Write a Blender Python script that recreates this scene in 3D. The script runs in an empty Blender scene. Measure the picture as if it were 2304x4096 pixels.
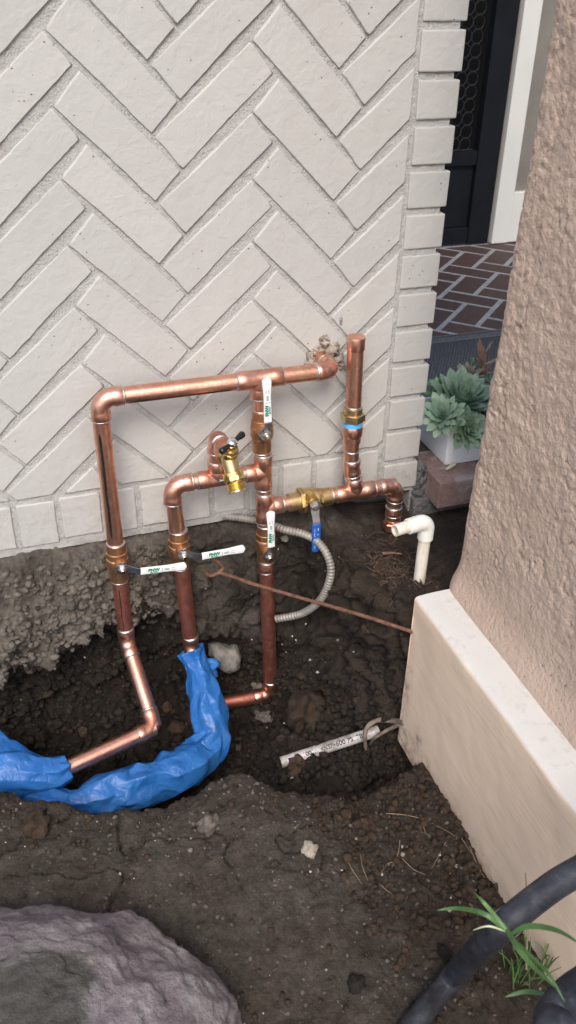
import bpy, bmesh, math, random
import numpy as np
from mathutils import Vector, Matrix, noise
from mathutils.bvhtree import BVHTree

random.seed(7)
rng = np.random.default_rng(7)
SC = bpy.context.scene
COL = SC.collection
PI = math.pi

# ------------------------------------------------------------------ camera
# metres; z = 0 at the foot of the painted brick wall, wall face in y = 0, x to the right
PW, PH, FPX = 2304.0, 4096.0, 3576.3
CAMP = np.array([0.0, -1.385, 0.917])
YAW, PITCH, ROLL = math.radians(19.622), math.radians(32.362), math.radians(-1.296)
def _cam_matrix():
    ca, sa, cb, sb, cc, sc = math.cos(YAW), math.sin(YAW), math.cos(PITCH), math.sin(PITCH), math.cos(ROLL), math.sin(ROLL)
    Rr = np.array([[cc, -sc, 0], [sc, cc, 0], [0, 0, 1]])
    P = np.array([[1, 0, 0], [0, -sb, cb], [0, -cb, -sb]])
    Y = np.array([[ca, sa, 0], [-sa, ca, 0], [0, 0, 1]])
    return Y @ P @ Rr
RC = _cam_matrix()
def ray(u, v):
    return RC @ np.array([(u - PW / 2) / FPX, (v - PH / 2) / FPX, 1.0])
def at(u, v, x=None, y=None, z=None):          # photo pixel + one known coordinate -> point
    r = ray(u, v)
    if y is not None: t = (y - CAMP[1]) / r[1]
    elif z is not None: t = (z - CAMP[2]) / r[2]
    else: t = (x - CAMP[0]) / r[0]
    return Vector(CAMP + r * t)
D_ = 2304 / 1449.0                              # reading scale of the zoomed photograph
def ad(u, v, **k): return at(u * D_, v * D_, **k)

cd = bpy.data.cameras.new('camera'); cam = bpy.data.objects.new('camera', cd); COL.objects.link(cam)
M = Matrix([list(RC[:, 0]), list(-RC[:, 1]), list(-RC[:, 2])]).transposed().to_4x4()
M.translation = Vector(CAMP); cam.matrix_world = M
cd.sensor_fit = 'VERTICAL'; cd.sensor_height = 36.0; cd.lens = FPX / PH * 36.0
cd.clip_start = 0.02; cd.clip_end = 400
cd.dof.use_dof = True; cd.dof.focus_distance = 1.55; cd.dof.aperture_fstop = 9.0
SC.camera = cam

# ------------------------------------------------------------------ light
SUN_EL, SUN_AZ = math.radians(47), math.radians(200)   # azimuth measured clockwise from +y
sv = Vector((math.sin(SUN_AZ) * math.cos(SUN_EL), math.cos(SUN_AZ) * math.cos(SUN_EL), math.sin(SUN_EL)))
w = bpy.data.worlds.new('World'); SC.world = w; w.use_nodes = True
nt = w.node_tree; bg = nt.nodes['Background']
sky = nt.nodes.new('ShaderNodeTexSky'); sky.sky_type = 'NISHITA'; sky.sun_disc = False
sky.sun_elevation = SUN_EL; sky.sun_rotation = SUN_AZ
sky.air_density = 1.0; sky.dust_density = 2.0; sky.ozone_density = 0.5
nt.links.new(sky.outputs['Color'], bg.inputs['Color']); bg.inputs['Strength'].default_value = 0.14
sd = bpy.data.lights.new('sun', 'SUN'); sun = bpy.data.objects.new('sun', sd); COL.objects.link(sun)
sd.energy = 1.5; sd.angle = math.radians(26); sd.color = (1.0, 0.95, 0.88)
sun.rotation_euler = (-sv).to_track_quat('-Z', 'Y').to_euler(); sun.location = sv * 6
SC.view_settings.view_transform = 'Standard'; SC.view_settings.look = 'None'
SC.view_settings.gamma = 1.0; SC.view_settings.use_curve_mapping = False
SC.view_settings.exposure = 0.75

# ------------------------------------------------------------------ materials
def mat(name):
    m = bpy.data.materials.new(name); m.use_nodes = True
    n = m.node_tree.nodes; b = n['Principled BSDF']
    return m, m.node_tree, n, b
def N(nt, t, **k):
    n = nt.nodes.new(t)
    for a, v in k.items():
        if a.startswith('i_'): n.inputs[a[2:]].default_value = v
        else: setattr(n, a, v)
    return n
def ramp(nt, fac, stops):
    r = nt.nodes.new('ShaderNodeValToRGB'); e = r.color_ramp.elements
    while len(e) < len(stops): e.new(0.5)
    for i, (p, c) in enumerate(stops):
        e[i].position = p; e[i].color = (*c, 1) if len(c) == 3 else c
    nt.links.new(fac, r.inputs['Fac']); return r.outputs['Color']
def mixc(nt, fac, a, b, mode='MIX'):
    m = nt.nodes.new('ShaderNodeMix'); m.data_type = 'RGBA'; m.blend_type = mode
    for s, v in ((0, fac), (6, a), (7, b)):
        if hasattr(v, 'is_output'): nt.links.new(v, m.inputs[s])
        elif s == 0: m.inputs[0].default_value = v
        else: m.inputs[s].default_value = (*v, 1)
    return m.outputs[2]
def coords(nt):
    g = nt.nodes.new('ShaderNodeNewGeometry'); return g.outputs['Position']
def tnoise(nt, co, scale, detail=4, rough=0.55, dist=0.0):
    n = N(nt, 'ShaderNodeTexNoise', i_Scale=scale, i_Detail=detail, i_Roughness=rough, i_Distortion=dist)
    nt.links.new(co, n.inputs['Vector']); return n.outputs['Fac']
def tvor(nt, co, scale, feature='F1', rand=1.0):
    n = N(nt, 'ShaderNodeTexVoronoi', feature=feature, i_Scale=scale, i_Randomness=rand)
    nt.links.new(co, n.inputs['Vector']); return n.outputs['Distance']
def mth(nt, op, a, b=None, clamp=False):
    n = nt.nodes.new('ShaderNodeMath'); n.operation = op; n.use_clamp = clamp
    for i, v in enumerate((a, b)):
        if v is None: continue
        if hasattr(v, 'is_output'): nt.links.new(v, n.inputs[i])
        else: n.inputs[i].default_value = v
    return n.outputs[0]
def bump(nt, b, h, dist, strength=1.0):
    n = N(nt, 'ShaderNodeBump', i_Strength=strength, i_Distance=dist)
    nt.links.new(h, n.inputs['Height']); nt.links.new(n.outputs['Normal'], b.inputs['Normal'])

MT = {}
def simple(name, col, rough=0.5, metal=0.0, var=0.0, vscale=60, bmp=0.0, bscale=300, spec=0.5, overlay=0.0):
    m, nt, n, b = mat(name)
    b.inputs['Roughness'].default_value = rough; b.inputs['Metallic'].default_value = metal
    b.inputs['Specular IOR Level'].default_value = spec; b.inputs['Coat Weight'].default_value = overlay
    co = coords(nt)
    if var > 0:
        f = tnoise(nt, co, vscale, 5)
        c = ramp(nt, f, [(0.3, tuple(x * (1 - var) for x in col)), (0.7, tuple(min(1, x * (1 + var)) for x in col))])
        nt.links.new(c, b.inputs['Base Color'])
    else: b.inputs['Base Color'].default_value = (*col, 1)
    if bmp > 0: bump(nt, b, tnoise(nt, co, bscale, 4), bmp)
    MT[name] = m; return m

def painted_brick(name, base, mortar=False):
    m, nt, n, b = mat(name); co = coords(nt)
    big = tnoise(nt, co, 7, 3); fine = tnoise(nt, co, 130, 5, 0.6); mid = tnoise(nt, co, 38, 5, 0.6, 0.6)
    c = ramp(nt, big, [(0.3, tuple(x * 0.95 for x in base)), (0.7, base)])
    if not mortar:
        oi = N(nt, 'ShaderNodeObjectInfo')
        c = mixc(nt, 1.0, c, ramp(nt, oi.outputs['Random'], [(0, (0.965, 0.965, 0.965)), (1, (1.025, 1.02, 1.01))]), 'MULTIPLY')
    # mud splashed up from the ground
    sx = N(nt, 'ShaderNodeSeparateXYZ'); nt.links.new(co, sx.inputs[0])
    hgt = N(nt, 'ShaderNodeMapRange'); hgt.inputs[1].default_value = 0.0; hgt.inputs[2].default_value = 0.17; hgt.inputs[3].default_value = 1.0; hgt.inputs[4].default_value = 0.0; nt.links.new(sx.outputs[2], hgt.inputs[0])
    spl = ramp(nt, tnoise(nt, co, 55, 7, 0.75), [(0.46, (0, 0, 0)), (0.66, (1, 1, 1))])
    c = mixc(nt, mth(nt, 'MULTIPLY', mth(nt, 'MULTIPLY', spl, hgt.outputs[0]), 0.42), c, (0.30, 0.255, 0.205))
    # faint water runs
    mpr = N(nt, 'ShaderNodeMapping'); mpr.inputs['Scale'].default_value = (1, 1, 0.12); nt.links.new(co, mpr.inputs['Vector'])
    run = ramp(nt, tnoise(nt, mpr.outputs[0], 26, 5, 0.6), [(0.52, (0, 0, 0)), (0.72, (1, 1, 1))])
    c = mixc(nt, mth(nt, 'MULTIPLY', run, 0.16), c, (0.40, 0.37, 0.33))
    # rusty dirt that has gathered in streaks
    dirt = tnoise(nt, co, 22, 6, 0.7, 1.2)
    d = ramp(nt, dirt, [(0.60, (0, 0, 0)), (0.74, (1, 1, 1))])
    c = mixc(nt, mth(nt, 'MULTIPLY', d, 0.48 if mortar else 0.06), c, (0.36, 0.27, 0.20))
    # pinholes where the paint did not reach
    pit = tvor(nt, co, 210 if mortar else 75)
    p = ramp(nt, pit, [(0.05, (1, 1, 1)), (0.11, (0, 0, 0))])
    msk = ramp(nt, tnoise(nt, co, 16, 2), [(0.5, (0, 0, 0)), (0.6, (1, 1, 1))])
    pm = mth(nt, 'MULTIPLY', p, msk)
    c = mixc(nt, mth(nt, 'MULTIPLY', pm, 0.6), c, (0.16, 0.13, 0.11))
    nt.links.new(c, b.inputs['Base Color'])
    b.inputs['Roughness'].default_value = 0.62; b.inputs['Specular IOR Level'].default_value = 0.35
    h = mth(nt, 'ADD', mth(nt, 'MULTIPLY', fine, 0.35), mid)
    h = mth(nt, 'SUBTRACT', h, mth(nt, 'MULTIPLY', pm, 1.0))
    if mortar:
        h = mth(nt, 'ADD', h, tnoise(nt, co, 320, 5, 0.7)); bump(nt, b, h, 0.004)
    else: bump(nt, b, h, 0.0017)
    MT[name] = m
painted_brick('brick_paint', (0.505, 0.492, 0.468))
painted_brick('mortar_paint', (0.545, 0.531, 0.505), True)

def copper(name, base, dark, rough, amt):
    m, nt, n, b = mat(name); co = coords(nt)
    f = tnoise(nt, co, 26, 6, 0.65, 0.8); g = tnoise(nt, co, 140, 4)
    c = ramp(nt, f, [(0.36, dark), (0.36 + amt, base)])
    y = ramp(nt, tnoise(nt, co, 17, 3, 0.5, 0.5), [(0.62, (0, 0, 0)), (0.72, (1, 1, 1))])
    c = mixc(nt, mth(nt, 'MULTIPLY', y, 0.45), c, (0.62, 0.40, 0.20))
    sp = ramp(nt, tvor(nt, co, 95), [(0.05, (1, 1, 1)), (0.12, (0, 0, 0))])
    sp = mth(nt, 'MULTIPLY', sp, ramp(nt, tnoise(nt, co, 11, 2), [(0.52, (0, 0, 0)), (0.6, (1, 1, 1))]))
    c = mixc(nt, mth(nt, 'MULTIPLY', sp, 0.7), c, (0.22, 0.08, 0.06))
    nt.links.new(c, b.inputs['Base Color']); b.inputs['Metallic'].default_value = 1.0
    r = ramp(nt, mth(nt, 'ADD', mth(nt, 'MULTIPLY', f, 0.6), mth(nt, 'MULTIPLY', g, 0.4)), [(0.3, (rough * 1.5,) * 3), (0.7, (rough * 0.8,) * 3)])
    nt.links.new(r, b.inputs['Roughness']); bump(nt, b, g, 0.0004)
    MT[name] = m
copper('copper_tube', (0.90, 0.52, 0.37), (0.70, 0.33, 0.24), 0.33, 0.25)
copper('copper_red', (0.66, 0.29, 0.21), (0.40, 0.14, 0.10), 0.46, 0.3)
copper('copper_fitting', (0.88, 0.51, 0.40), (0.60, 0.27, 0.18), 0.34, 0.28)
copper('bronze', (0.70, 0.42, 0.23), (0.45, 0.23, 0.12), 0.40, 0.3)
simple('brass_yellow', (0.80, 0.55, 0.20), 0.26, 1.0, 0.15, 60)
simple('brass_dull', (0.66, 0.49, 0.25), 0.36, 1.0, 0.2, 60)
simple('solder', (0.66, 0.64, 0.60), 0.34, 1.0, 0.12, 200, 0.0006, 260)
simple('steel_zinc', (0.50, 0.52, 0.54), 0.30, 1.0, 0.2, 60)
simple('chrome', (0.85, 0.84, 0.82), 0.12, 1.0)
simple('mark_black', (0.018, 0.014, 0.013), 0.35, 0.0, 0.3, 80)
simple('black_plastic', (0.012, 0.012, 0.013), 0.22)
simple('white_vinyl', (0.80, 0.80, 0.80), 0.42)
simple('white_seal', (0.75, 0.74, 0.72), 0.5)
simple('dark_bore', (0.006, 0.006, 0.006), 0.9, spec=0.1)
simple('rosette_heart', (0.30, 0.30, 0.20), 0.5)
simple('green_print', (0.01, 0.24, 0.14), 0.5)
simple('grey_print', (0.12, 0.14, 0.15), 0.5)
simple('blue_vinyl', (0.015, 0.105, 0.42), 0.38)
simple('white_print', (0.62, 0.70, 0.80), 0.5)
simple('blue_tape', (0.10, 0.44, 0.80), 0.45)
simple('mat_thread', (0.13, 0.135, 0.145), 0.6)
simple('grey_band', (0.62, 0.62, 0.60), 0.5)

def pvc(name, col, stain):
    m, nt, n, b = mat(name); co = coords(nt)
    mp = N(nt, 'ShaderNodeMapping'); mp.inputs['Scale'].default_value = (1, 1, 0.25); nt.links.new(co, mp.inputs['Vector'])
    f = tnoise(nt, mp.outputs[0], 60, 5, 0.6)
    c = ramp(nt, f, [(0.38, stain), (0.58, col)])
    s = ramp(nt, tvor(nt, co, 120), [(0.06, (1, 1, 1)), (0.14, (0, 0, 0))])
    c = mixc(nt, mth(nt, 'MULTIPLY', s, 0.35), c, (0.20, 0.16, 0.12))
    nt.links.new(c, b.inputs['Base Color']); b.inputs['Roughness'].default_value = 0.38
    MT[name] = m
pvc('pvc_clean', (0.80, 0.79, 0.76), (0.70, 0.68, 0.62))
pvc('pvc_stained', (0.76, 0.71, 0.63), (0.60, 0.51, 0.40))
pvc('pvc_buried', (0.50, 0.47, 0.47), (0.27, 0.235, 0.21))

# soil takes its colour from dry / damp / red earth weights painted per vertex
m, nt, n, b = mat('soil'); co = coords(nt)
at_ = N(nt, 'ShaderNodeAttribute', attribute_name='earth'); sep = N(nt, 'ShaderNodeSeparateColor')
nt.links.new(at_.outputs['Color'], sep.inputs[0])
f1 = tnoise(nt, co, 30, 8, 0.7); f2 = tnoise(nt, co, 190, 6, 0.7); f3 = tnoise(nt, co, 9, 4)
damp = ramp(nt, f1, [(0.3, (0.0125, 0.0098, 0.0078)), (0.7, (0.041, 0.0325, 0.0250))])
dry = ramp(nt, f1, [(0.3, (0.118, 0.101, 0.083)), (0.72, (0.305, 0.268, 0.222))])
red = ramp(nt, f1, [(0.3, (0.042, 0.030, 0.022)), (0.7, (0.094, 0.067, 0.049))])
c = mixc(nt, sep.outputs[0], damp, dry); c = mixc(nt, sep.outputs[1], c, red)
c = mixc(nt, 1.0, c, ramp(nt, f2, [(0.25, (0.55, 0.55, 0.55)), (0.75, (1.35, 1.35, 1.35))]), 'MULTIPLY')
sp = ramp(nt, tvor(nt, co, 85), [(0.045, (1, 1, 1)), (0.075, (0, 0, 0))])
sp = mth(nt, 'MULTIPLY', sp, ramp(nt, tnoise(nt, co, 24, 3), [(0.58, (0, 0, 0)), (0.64, (1, 1, 1))]))
c = mixc(nt, mth(nt, 'MULTIPLY', sp, 0.55), c, (0.42, 0.40, 0.37))
nt.links.new(c, b.inputs['Base Color']); b.inputs['Roughness'].default_value = 0.93; b.inputs['Specular IOR Level'].default_value = 0.22
h = mth(nt, 'ADD', f2, mth(nt, 'MULTIPLY', tnoise(nt, co, 420, 5, 0.7), 0.6)); bump(nt, b, h, 0.006)
MT['soil'] = m

def clod_mat(name, lo, hi, sc=60):
    m, nt, n, b = mat(name); co = coords(nt)
    oi = N(nt, 'ShaderNodeObjectInfo')
    f = tnoise(nt, co, sc, 7, 0.65)
    c = ramp(nt, f, [(0.32, lo), (0.7, hi)])
    c = mixc(nt, 1.0, c, ramp(nt, oi.outputs['Random'], [(0, (0.7, 0.7, 0.72)), (1, (1.25, 1.18, 1.1))]), 'MULTIPLY')
    nt.links.new(c, b.inputs['Base Color']); b.inputs['Roughness'].default_value = 0.92; b.inputs['Specular IOR Level'].default_value = 0.25
    bump(nt, b, mth(nt, 'ADD', f, tnoise(nt, co, 320, 5, 0.7)), 0.004); MT[name] = m
clod_mat('clod_dark', (0.0135, 0.0115, 0.0098), (0.040, 0.033, 0.027))
clod_mat('clod_brown', (0.036, 0.025, 0.018), (0.098, 0.068, 0.047))
clod_mat('stone_grey', (0.095, 0.084, 0.073), (0.22, 0.196, 0.170))
clod_mat('stone_pale', (0.26, 0.24, 0.20), (0.50, 0.46, 0.40))
clod_mat('chip_white', (0.45, 0.44, 0.42), (0.72, 0.71, 0.69))
clod_mat('old_concrete', (0.15, 0.14, 0.13), (0.40, 0.38, 0.35), 45)
clod_mat('plaster_lump', (0.27, 0.22, 0.18), (0.60, 0.56, 0.50), 70)

def stucco_mat():
    m, nt, n, b = mat('stucco'); co = coords(nt)
    f = tnoise(nt, co, 95, 5, 0.6); g = tnoise(nt, co, 6, 3)
    c = ramp(nt, g, [(0.3, (0.475, 0.352, 0.275)), (0.7, (0.545, 0.415, 0.330))])
    pit = ramp(nt, f, [(0.30, (1, 1, 1)), (0.37, (0, 0, 0))])
    c = mixc(nt, mth(nt, 'MULTIPLY', pit, 0.75), c, (0.16, 0.105, 0.075))  # pits darkened in the colour to stand in for their shade
    nt.links.new(c, b.inputs['Base Color']); b.inputs['Roughness'].default_value = 0.7; b.inputs['Specular IOR Level'].default_value = 0.4
    bump(nt, b, mth(nt, 'ADD', f, mth(nt, 'MULTIPLY', tnoise(nt, co, 260, 4), 0.5)), 0.0038); MT['stucco'] = m
stucco_mat()
def footing_mat():
    m, nt, n, b = mat('footing_paint'); co = coords(nt)
    mp = N(nt, 'ShaderNodeMapping'); mp.inputs['Scale'].default_value = (1, 0.10, 1); nt.links.new(co, mp.inputs['Vector'])
    gr = tnoise(nt, mp.outputs[0], 190, 5, 0.6); g = tnoise(nt, co, 5, 3)
    side = ramp(nt, g, [(0.3, (0.75, 0.575, 0.425)), (0.7, (0.79, 0.615, 0.46))])
    # sky light on the top is put into its greyer white colour; moss and dust lie on it
    at_ = N(nt, 'ShaderNodeAttribute', attribute_name='overlay'); sep = N(nt, 'ShaderNodeSeparateColor'); nt.links.new(at_.outputs['Color'], sep.inputs[0])
    c = mixc(nt, sep.outputs[0], side, (0.60, 0.585, 0.555))
    moss = ramp(nt, tnoise(nt, co, 34, 7, 0.72, 0.4), [(0.54, (0, 0, 0)), (0.74, (1, 1, 1))])
    c = mixc(nt, mth(nt, 'MULTIPLY', mth(nt, 'MULTIPLY', moss, sep.outputs[0]), 0.45), c, (0.23, 0.21, 0.165))
    mud = ramp(nt, tnoise(nt, co, 45, 6, 0.7), [(0.44, (0, 0, 0)), (0.62, (1, 1, 1))])
    c = mixc(nt, mth(nt, 'MULTIPLY', mud, sep.outputs[1]), c, (0.22, 0.165, 0.115))
    nt.links.new(c, b.inputs['Base Color']); b.inputs['Roughness'].default_value = 0.6
    lump = tnoise(nt, co, 18, 3, 0.5)
    bump(nt, b, mth(nt, 'ADD', mth(nt, 'MULTIPLY', lump, 1.0), mth(nt, 'MULTIPLY', gr, .4)), 0.0016); MT['footing_paint'] = m
footing_mat()

def plastic_bag():
    m, nt, n, b = mat('blue_plastic'); co = coords(nt)
    f = tnoise(nt, co, 24, 4)
    c = ramp(nt, f, [(0.3, (0.015, 0.110, 0.36)), (0.7, (0.034, 0.165, 0.46))])
    dm_ = ramp(nt, tnoise(nt, co, 30, 6, 0.7), [(0.60, (0, 0, 0)), (0.72, (1, 1, 1))])
    nt.links.new(mixc(nt, mth(nt, 'MULTIPLY', dm_, 0.5), c, (0.085, 0.085, 0.080)), b.inputs['Base Color'])
    b.inputs['Roughness'].default_value = 0.40; b.inputs['Specular IOR Level'].default_value = 0.45
    b.inputs['Transmission Weight'].default_value = 0.0; b.inputs['Subsurface Weight'].default_value = 0.0
    bump(nt, b, tnoise(nt, co, 48, 3, 0.5, 1.0), 0.005, 0.6); MT['blue_plastic'] = m
plastic_bag()

def rock_mat():
    m, nt, n, b = mat('boulder_rock'); co = coords(nt)
    f = tnoise(nt, co, 16, 8, 0.7); g = tnoise(nt, co, 7, 3, 0.5, 0.5); k = tnoise(nt, co, 75, 6, 0.7)
    c = ramp(nt, f, [(0.3, (0.125, 0.105, 0.108)), (0.48, (0.205, 0.168, 0.174)), (0.68, (0.34, 0.312, 0.305))])
    grey = ramp(nt, g, [(0.5, (0, 0, 0)), (0.6, (1, 1, 1))])
    at_ = N(nt, 'ShaderNodeAttribute', attribute_name='mud'); sep = N(nt, 'ShaderNodeSeparateColor'); nt.links.new(at_.outputs['Color'], sep.inputs[0])
    c = mixc(nt, mth(nt, 'MULTIPLY', grey, 0.5), c, (0.25, 0.235, 0.22))
    mudc = ramp(nt, tnoise(nt, co, 40, 5), [(0.4, (0.060, 0.054, 0.045)), (0.66, (0.105, 0.096, 0.082)), (0.72, (0.27, 0.22, 0.15))])
    c = mixc(nt, sep.outputs[0], c, mudc)
    c = mixc(nt, 1.0, c, ramp(nt, k, [(0.3, (0.7, 0.7, 0.7)), (0.7, (1.25, 1.25, 1.25))]), 'MULTIPLY')
    nt.links.new(c, b.inputs['Base Color']); b.inputs['Roughness'].default_value = 0.8
    bump(nt, b, mth(nt, 'ADD', f, k), 0.008); MT['boulder_rock'] = m
rock_mat()

def floor_brick():
    m, nt, n, b = mat('floor_brick'); co = coords(nt); oi = N(nt, 'ShaderNodeObjectInfo')
    f = tnoise(nt, co, 70, 6, 0.7)
    c = ramp(nt, f, [(0.3, (0.050, 0.0265, 0.0215)), (0.7, (0.088, 0.050, 0.042))])
    c = mixc(nt, 1.0, c, ramp(nt, oi.outputs['Random'], [(0, (0.85, 0.85, 0.85)), (1, (1.2, 1.15, 1.12))]), 'MULTIPLY')
    nt.links.new(c, b.inputs['Base Color']); b.inputs['Roughness'].default_value = 0.7; bump(nt, b, tnoise(nt, co, 220, 4), 0.002); MT['floor_brick'] = m
floor_brick()
def step_brick():
    m, nt, n, b = mat('step_brick'); co = coords(nt)
    f = tnoise(nt, co, 55, 7, 0.7); g = tnoise(nt, co, 20, 5, 0.6, 0.5)
    c = ramp(nt, f, [(0.3, (0.17, 0.105, 0.092)), (0.7, (0.30, 0.20, 0.18))])
    c = mixc(nt, ramp(nt, g, [(0.54, (0, 0, 0)), (0.64, (0.75, 0.75, 0.75))]), c, (0.34, 0.31, 0.30))
    nt.links.new(c, b.inputs['Base Color']); b.inputs['Roughness'].default_value = 0.75; bump(nt, b, mth(nt, 'ADD', f, tnoise(nt, co, 240, 4)), 0.0025); MT['step_brick'] = m
step_brick()
simple('floor_grout', (0.32, 0.31, 0.30), 0.9, 0, 0.25, 90, 0.004, 180)
simple('grey_block', (0.135, 0.13, 0.13), 0.85, 0, 0.4, 30, 0.006, 120)
simple('door_black', (0.008, 0.009, 0.012), 0.6, 0, 0.2, 20, spec=0.15)
simple('door_mesh', (0.022, 0.023, 0.026), 0.6, spec=0.2)
simple('trim_white', (0.68, 0.65, 0.585), 0.55, 0, 0.04, 6, 0.0006, 60)
simple('panel_taupe', (0.20, 0.178, 0.150), 0.8, 0, 0.12, 8, 0.002, 60)
simple('pot_white', (0.82, 0.82, 0.83), 0.22, 0, 0.02, 12)
simple('pot_soil', (0.06, 0.045, 0.035), 0.95, 0, 0.4, 120, 0.01, 160)
simple('rust', (0.18, 0.085, 0.055), 0.85, 0.1, 0.4, 130, 0.003, 260)
simple('conduit', (0.30, 0.275, 0.245), 0.55, 0.35, 0.3, 60)
simple('root', (0.20, 0.155, 0.115), 0.85, 0, 0.4, 90, 0.003, 200)
simple('straw', (0.25, 0.18, 0.11), 0.7, 0, 0.25, 120)
simple('mulch', (0.075, 0.046, 0.031), 0.9, 0, 0.5, 120)
simple('bark', (0.17, 0.095, 0.060), 0.85, 0, 0.4, 120, 0.003, 200)
simple('grass_green', (0.07, 0.145, 0.04), 0.5, 0, 0.3, 50)
simple('dead_leaf', (0.30, 0.195, 0.135), 0.6, 0, 0.3, 60)
simple('pale_leaf', (0.52, 0.54, 0.33), 0.5)
simple('sprig_green', (0.09, 0.25, 0.10), 0.45, 0, 0.3, 60)

def succ_mat(name, a, b_, c_):
    m, nt, n, b = mat(name); co = coords(nt); oi = N(nt, 'ShaderNodeObjectInfo')
    f = tnoise(nt, co, 45, 3)
    c = ramp(nt, f, [(0.35, a), (0.65, b_)])
    c = mixc(nt, mth(nt, 'MULTIPLY', oi.outputs['Random'], 0.45), c, c_)
    nt.links.new(c, b.inputs['Base Color']); b.inputs['Roughness'].default_value = 0.48
    b.inputs['Subsurface Weight'].default_value = 0.06; b.inputs['Subsurface Radius'].default_value = (0.004, 0.006, 0.004); MT[name] = m
succ_mat('succulent_blue', (0.13, 0.22, 0.155), (0.225, 0.335, 0.24), (0.33, 0.42, 0.31))
succ_mat('succulent_green', (0.155, 0.25, 0.16), (0.24, 0.35, 0.225), (0.34, 0.42, 0.29))
succ_mat('succulent_grey', (0.15, 0.125, 0.105), (0.26, 0.225, 0.19), (0.33, 0.28, 0.25))

def hose_mat():
    m, nt, n, b = mat('hose_black'); co = coords(nt)
    f = tnoise(nt, co, 40, 7, 0.7, 0.5)
    c = ramp(nt, f, [(0.35, (0.011, 0.0118, 0.016)), (0.58, (0.036, 0.038, 0.050)), (0.76, (0.10, 0.095, 0.092))])
    nt.links.new(c, b.inputs['Base Color']); b.inputs['Roughness'].default_value = 0.5; bump(nt, b, f, 0.002); MT['hose_black'] = m
hose_mat()
def mat_mat():
    m, nt, n, b = mat('woven_mat'); co = coords(nt)
    f = tnoise(nt, co, 150, 3)
    c = ramp(nt, f, [(0.3, (0.045, 0.045, 0.047)), (0.7, (0.135, 0.135, 0.138))])
    nt.links.new(c, b.inputs['Base Color']); b.inputs['Roughness'].default_value = 0.7; MT['woven_mat'] = m
mat_mat()

# ------------------------------------------------------------------ object helpers
def obj(name, verts, faces, material, parent=None, smooth=False):
    me = bpy.data.meshes.new(name)
    me.from_pydata([tuple(v) for v in verts], [], [tuple(f) for f in faces]); me.update()
    if smooth: me.polygons.foreach_set('use_smooth', [True] * len(me.polygons))
    if material: me.materials.append(MT[material])
    o = bpy.data.objects.new(name, me); COL.objects.link(o)
    if parent is not None:
        o.parent = parent; o.matrix_parent_inverse = parent.matrix_world.inverted() if parent.type != 'EMPTY' else Matrix.Translation(-parent.location)
    return o
def tag(o, label, cat, group=None, kind=None):
    if label: o['label'] = label
    if cat: o['category'] = cat
    if group: o['group'] = group
    if kind: o['kind'] = kind
    return o
def thing(name, label, cat, loc=(0, 0, 0), group=None):
    o = bpy.data.objects.new(name, None); COL.objects.link(o); o.location = loc; o.empty_display_size = 0.05
    return tag(o, label, cat, group)
class MB:
    def __init__(s): s.v = []; s.f = []
    def add(s, v, f):
        k = len(s.v); s.v += [Vector(p) for p in v]; s.f += [tuple(i + k for i in q) for q in f]; return s
    def build(s, name, m, parent=None, smooth=False): return obj(name, s.v, s.f, m, parent, smooth)
def frame(d):
    d = Vector(d).normalized(); a = Vector((0, 0, 1)) if abs(d.z) < 0.9 else Vector((1, 0, 0))
    u = a.cross(d).normalized(); return u, d.cross(u).normalized(), d
def tube(path, rad, seg=20, caps=True, hollow=0.0):
    """tube through points with parallel transport; rad number or list"""
    P = [Vector(p) for p in path]; n = len(P)
    R = [rad] * n if not hasattr(rad, '__len__') else list(rad)
    T = []
    for i in range(n):
        t = (P[min(i + 1, n - 1)] - P[max(i - 1, 0)])
        T.append(t.normalized() if t.length > 1e-9 else (T[-1] if T else Vector((0, 0, 1))))
    u, v_, _ = frame(T[0]); vs = []; fs = []
    for i in range(n):
        if i:
            q = T[i - 1].rotation_difference(T[i]); u = q @ u
            u = (u - T[i] * u.dot(T[i])).normalized()
        w_ = T[i].cross(u)
        for k in range(seg):
            a = 2 * PI * k / seg; vs.append(P[i] + (u * math.cos(a) + w_ * math.sin(a)) * R[i])
    for i in range(n - 1):
        for k in range(seg):
            fs.append((i * seg + k, i * seg + (k + 1) % seg, (i + 1) * seg + (k + 1) % seg, (i + 1) * seg + k))
    if caps: fs.append(tuple(range(seg))[::-1]); fs.append(tuple((n - 1) * seg + k for k in range(seg)))
    return vs, fs
def lathe(base, axis, prof, seg=28, poly=None, caps=True):
    """prof: list of (distance along axis, radius[, sides]) ; sides -> polygonal ring"""
    u, v_, d = frame(axis); base = Vector(base); vs = []; fs = []
    for p in prof:
        s, r = p[0], p[1]; sides = p[2] if len(p) > 2 else 0
        for k in range(seg):
            a = 2 * PI * k / seg; rr = r
            if sides:
                q = (a % (2 * PI / sides)) - PI / sides; rr = r / math.cos(q) * 1.0
            vs.append(base + d * s + (u * math.cos(a) + v_ * math.sin(a)) * rr)
    n = len(prof)
    for i in range(n - 1):
        for k in range(seg):
            fs.append((i * seg + k, i * seg + (k + 1) % seg, (i + 1) * seg + (k + 1) % seg, (i + 1) * seg + k))
    if caps: fs.append(tuple(range(seg))[::-1]); fs.append(tuple((n - 1) * seg + k for k in range(seg)))
    return vs, fs
def shade_auto(o, ang=35):
    me = o.data; me.polygons.foreach_set('use_smooth', [True] * len(me.polygons))
    bm = bmesh.new(); bm.from_mesh(me); lim = math.radians(ang)
    for e in bm.edges:
        if len(e.link_faces) == 2 and e.calc_face_angle(0) > lim: e.smooth = False
    bm.to_mesh(me); bm.free(); return o
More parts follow.
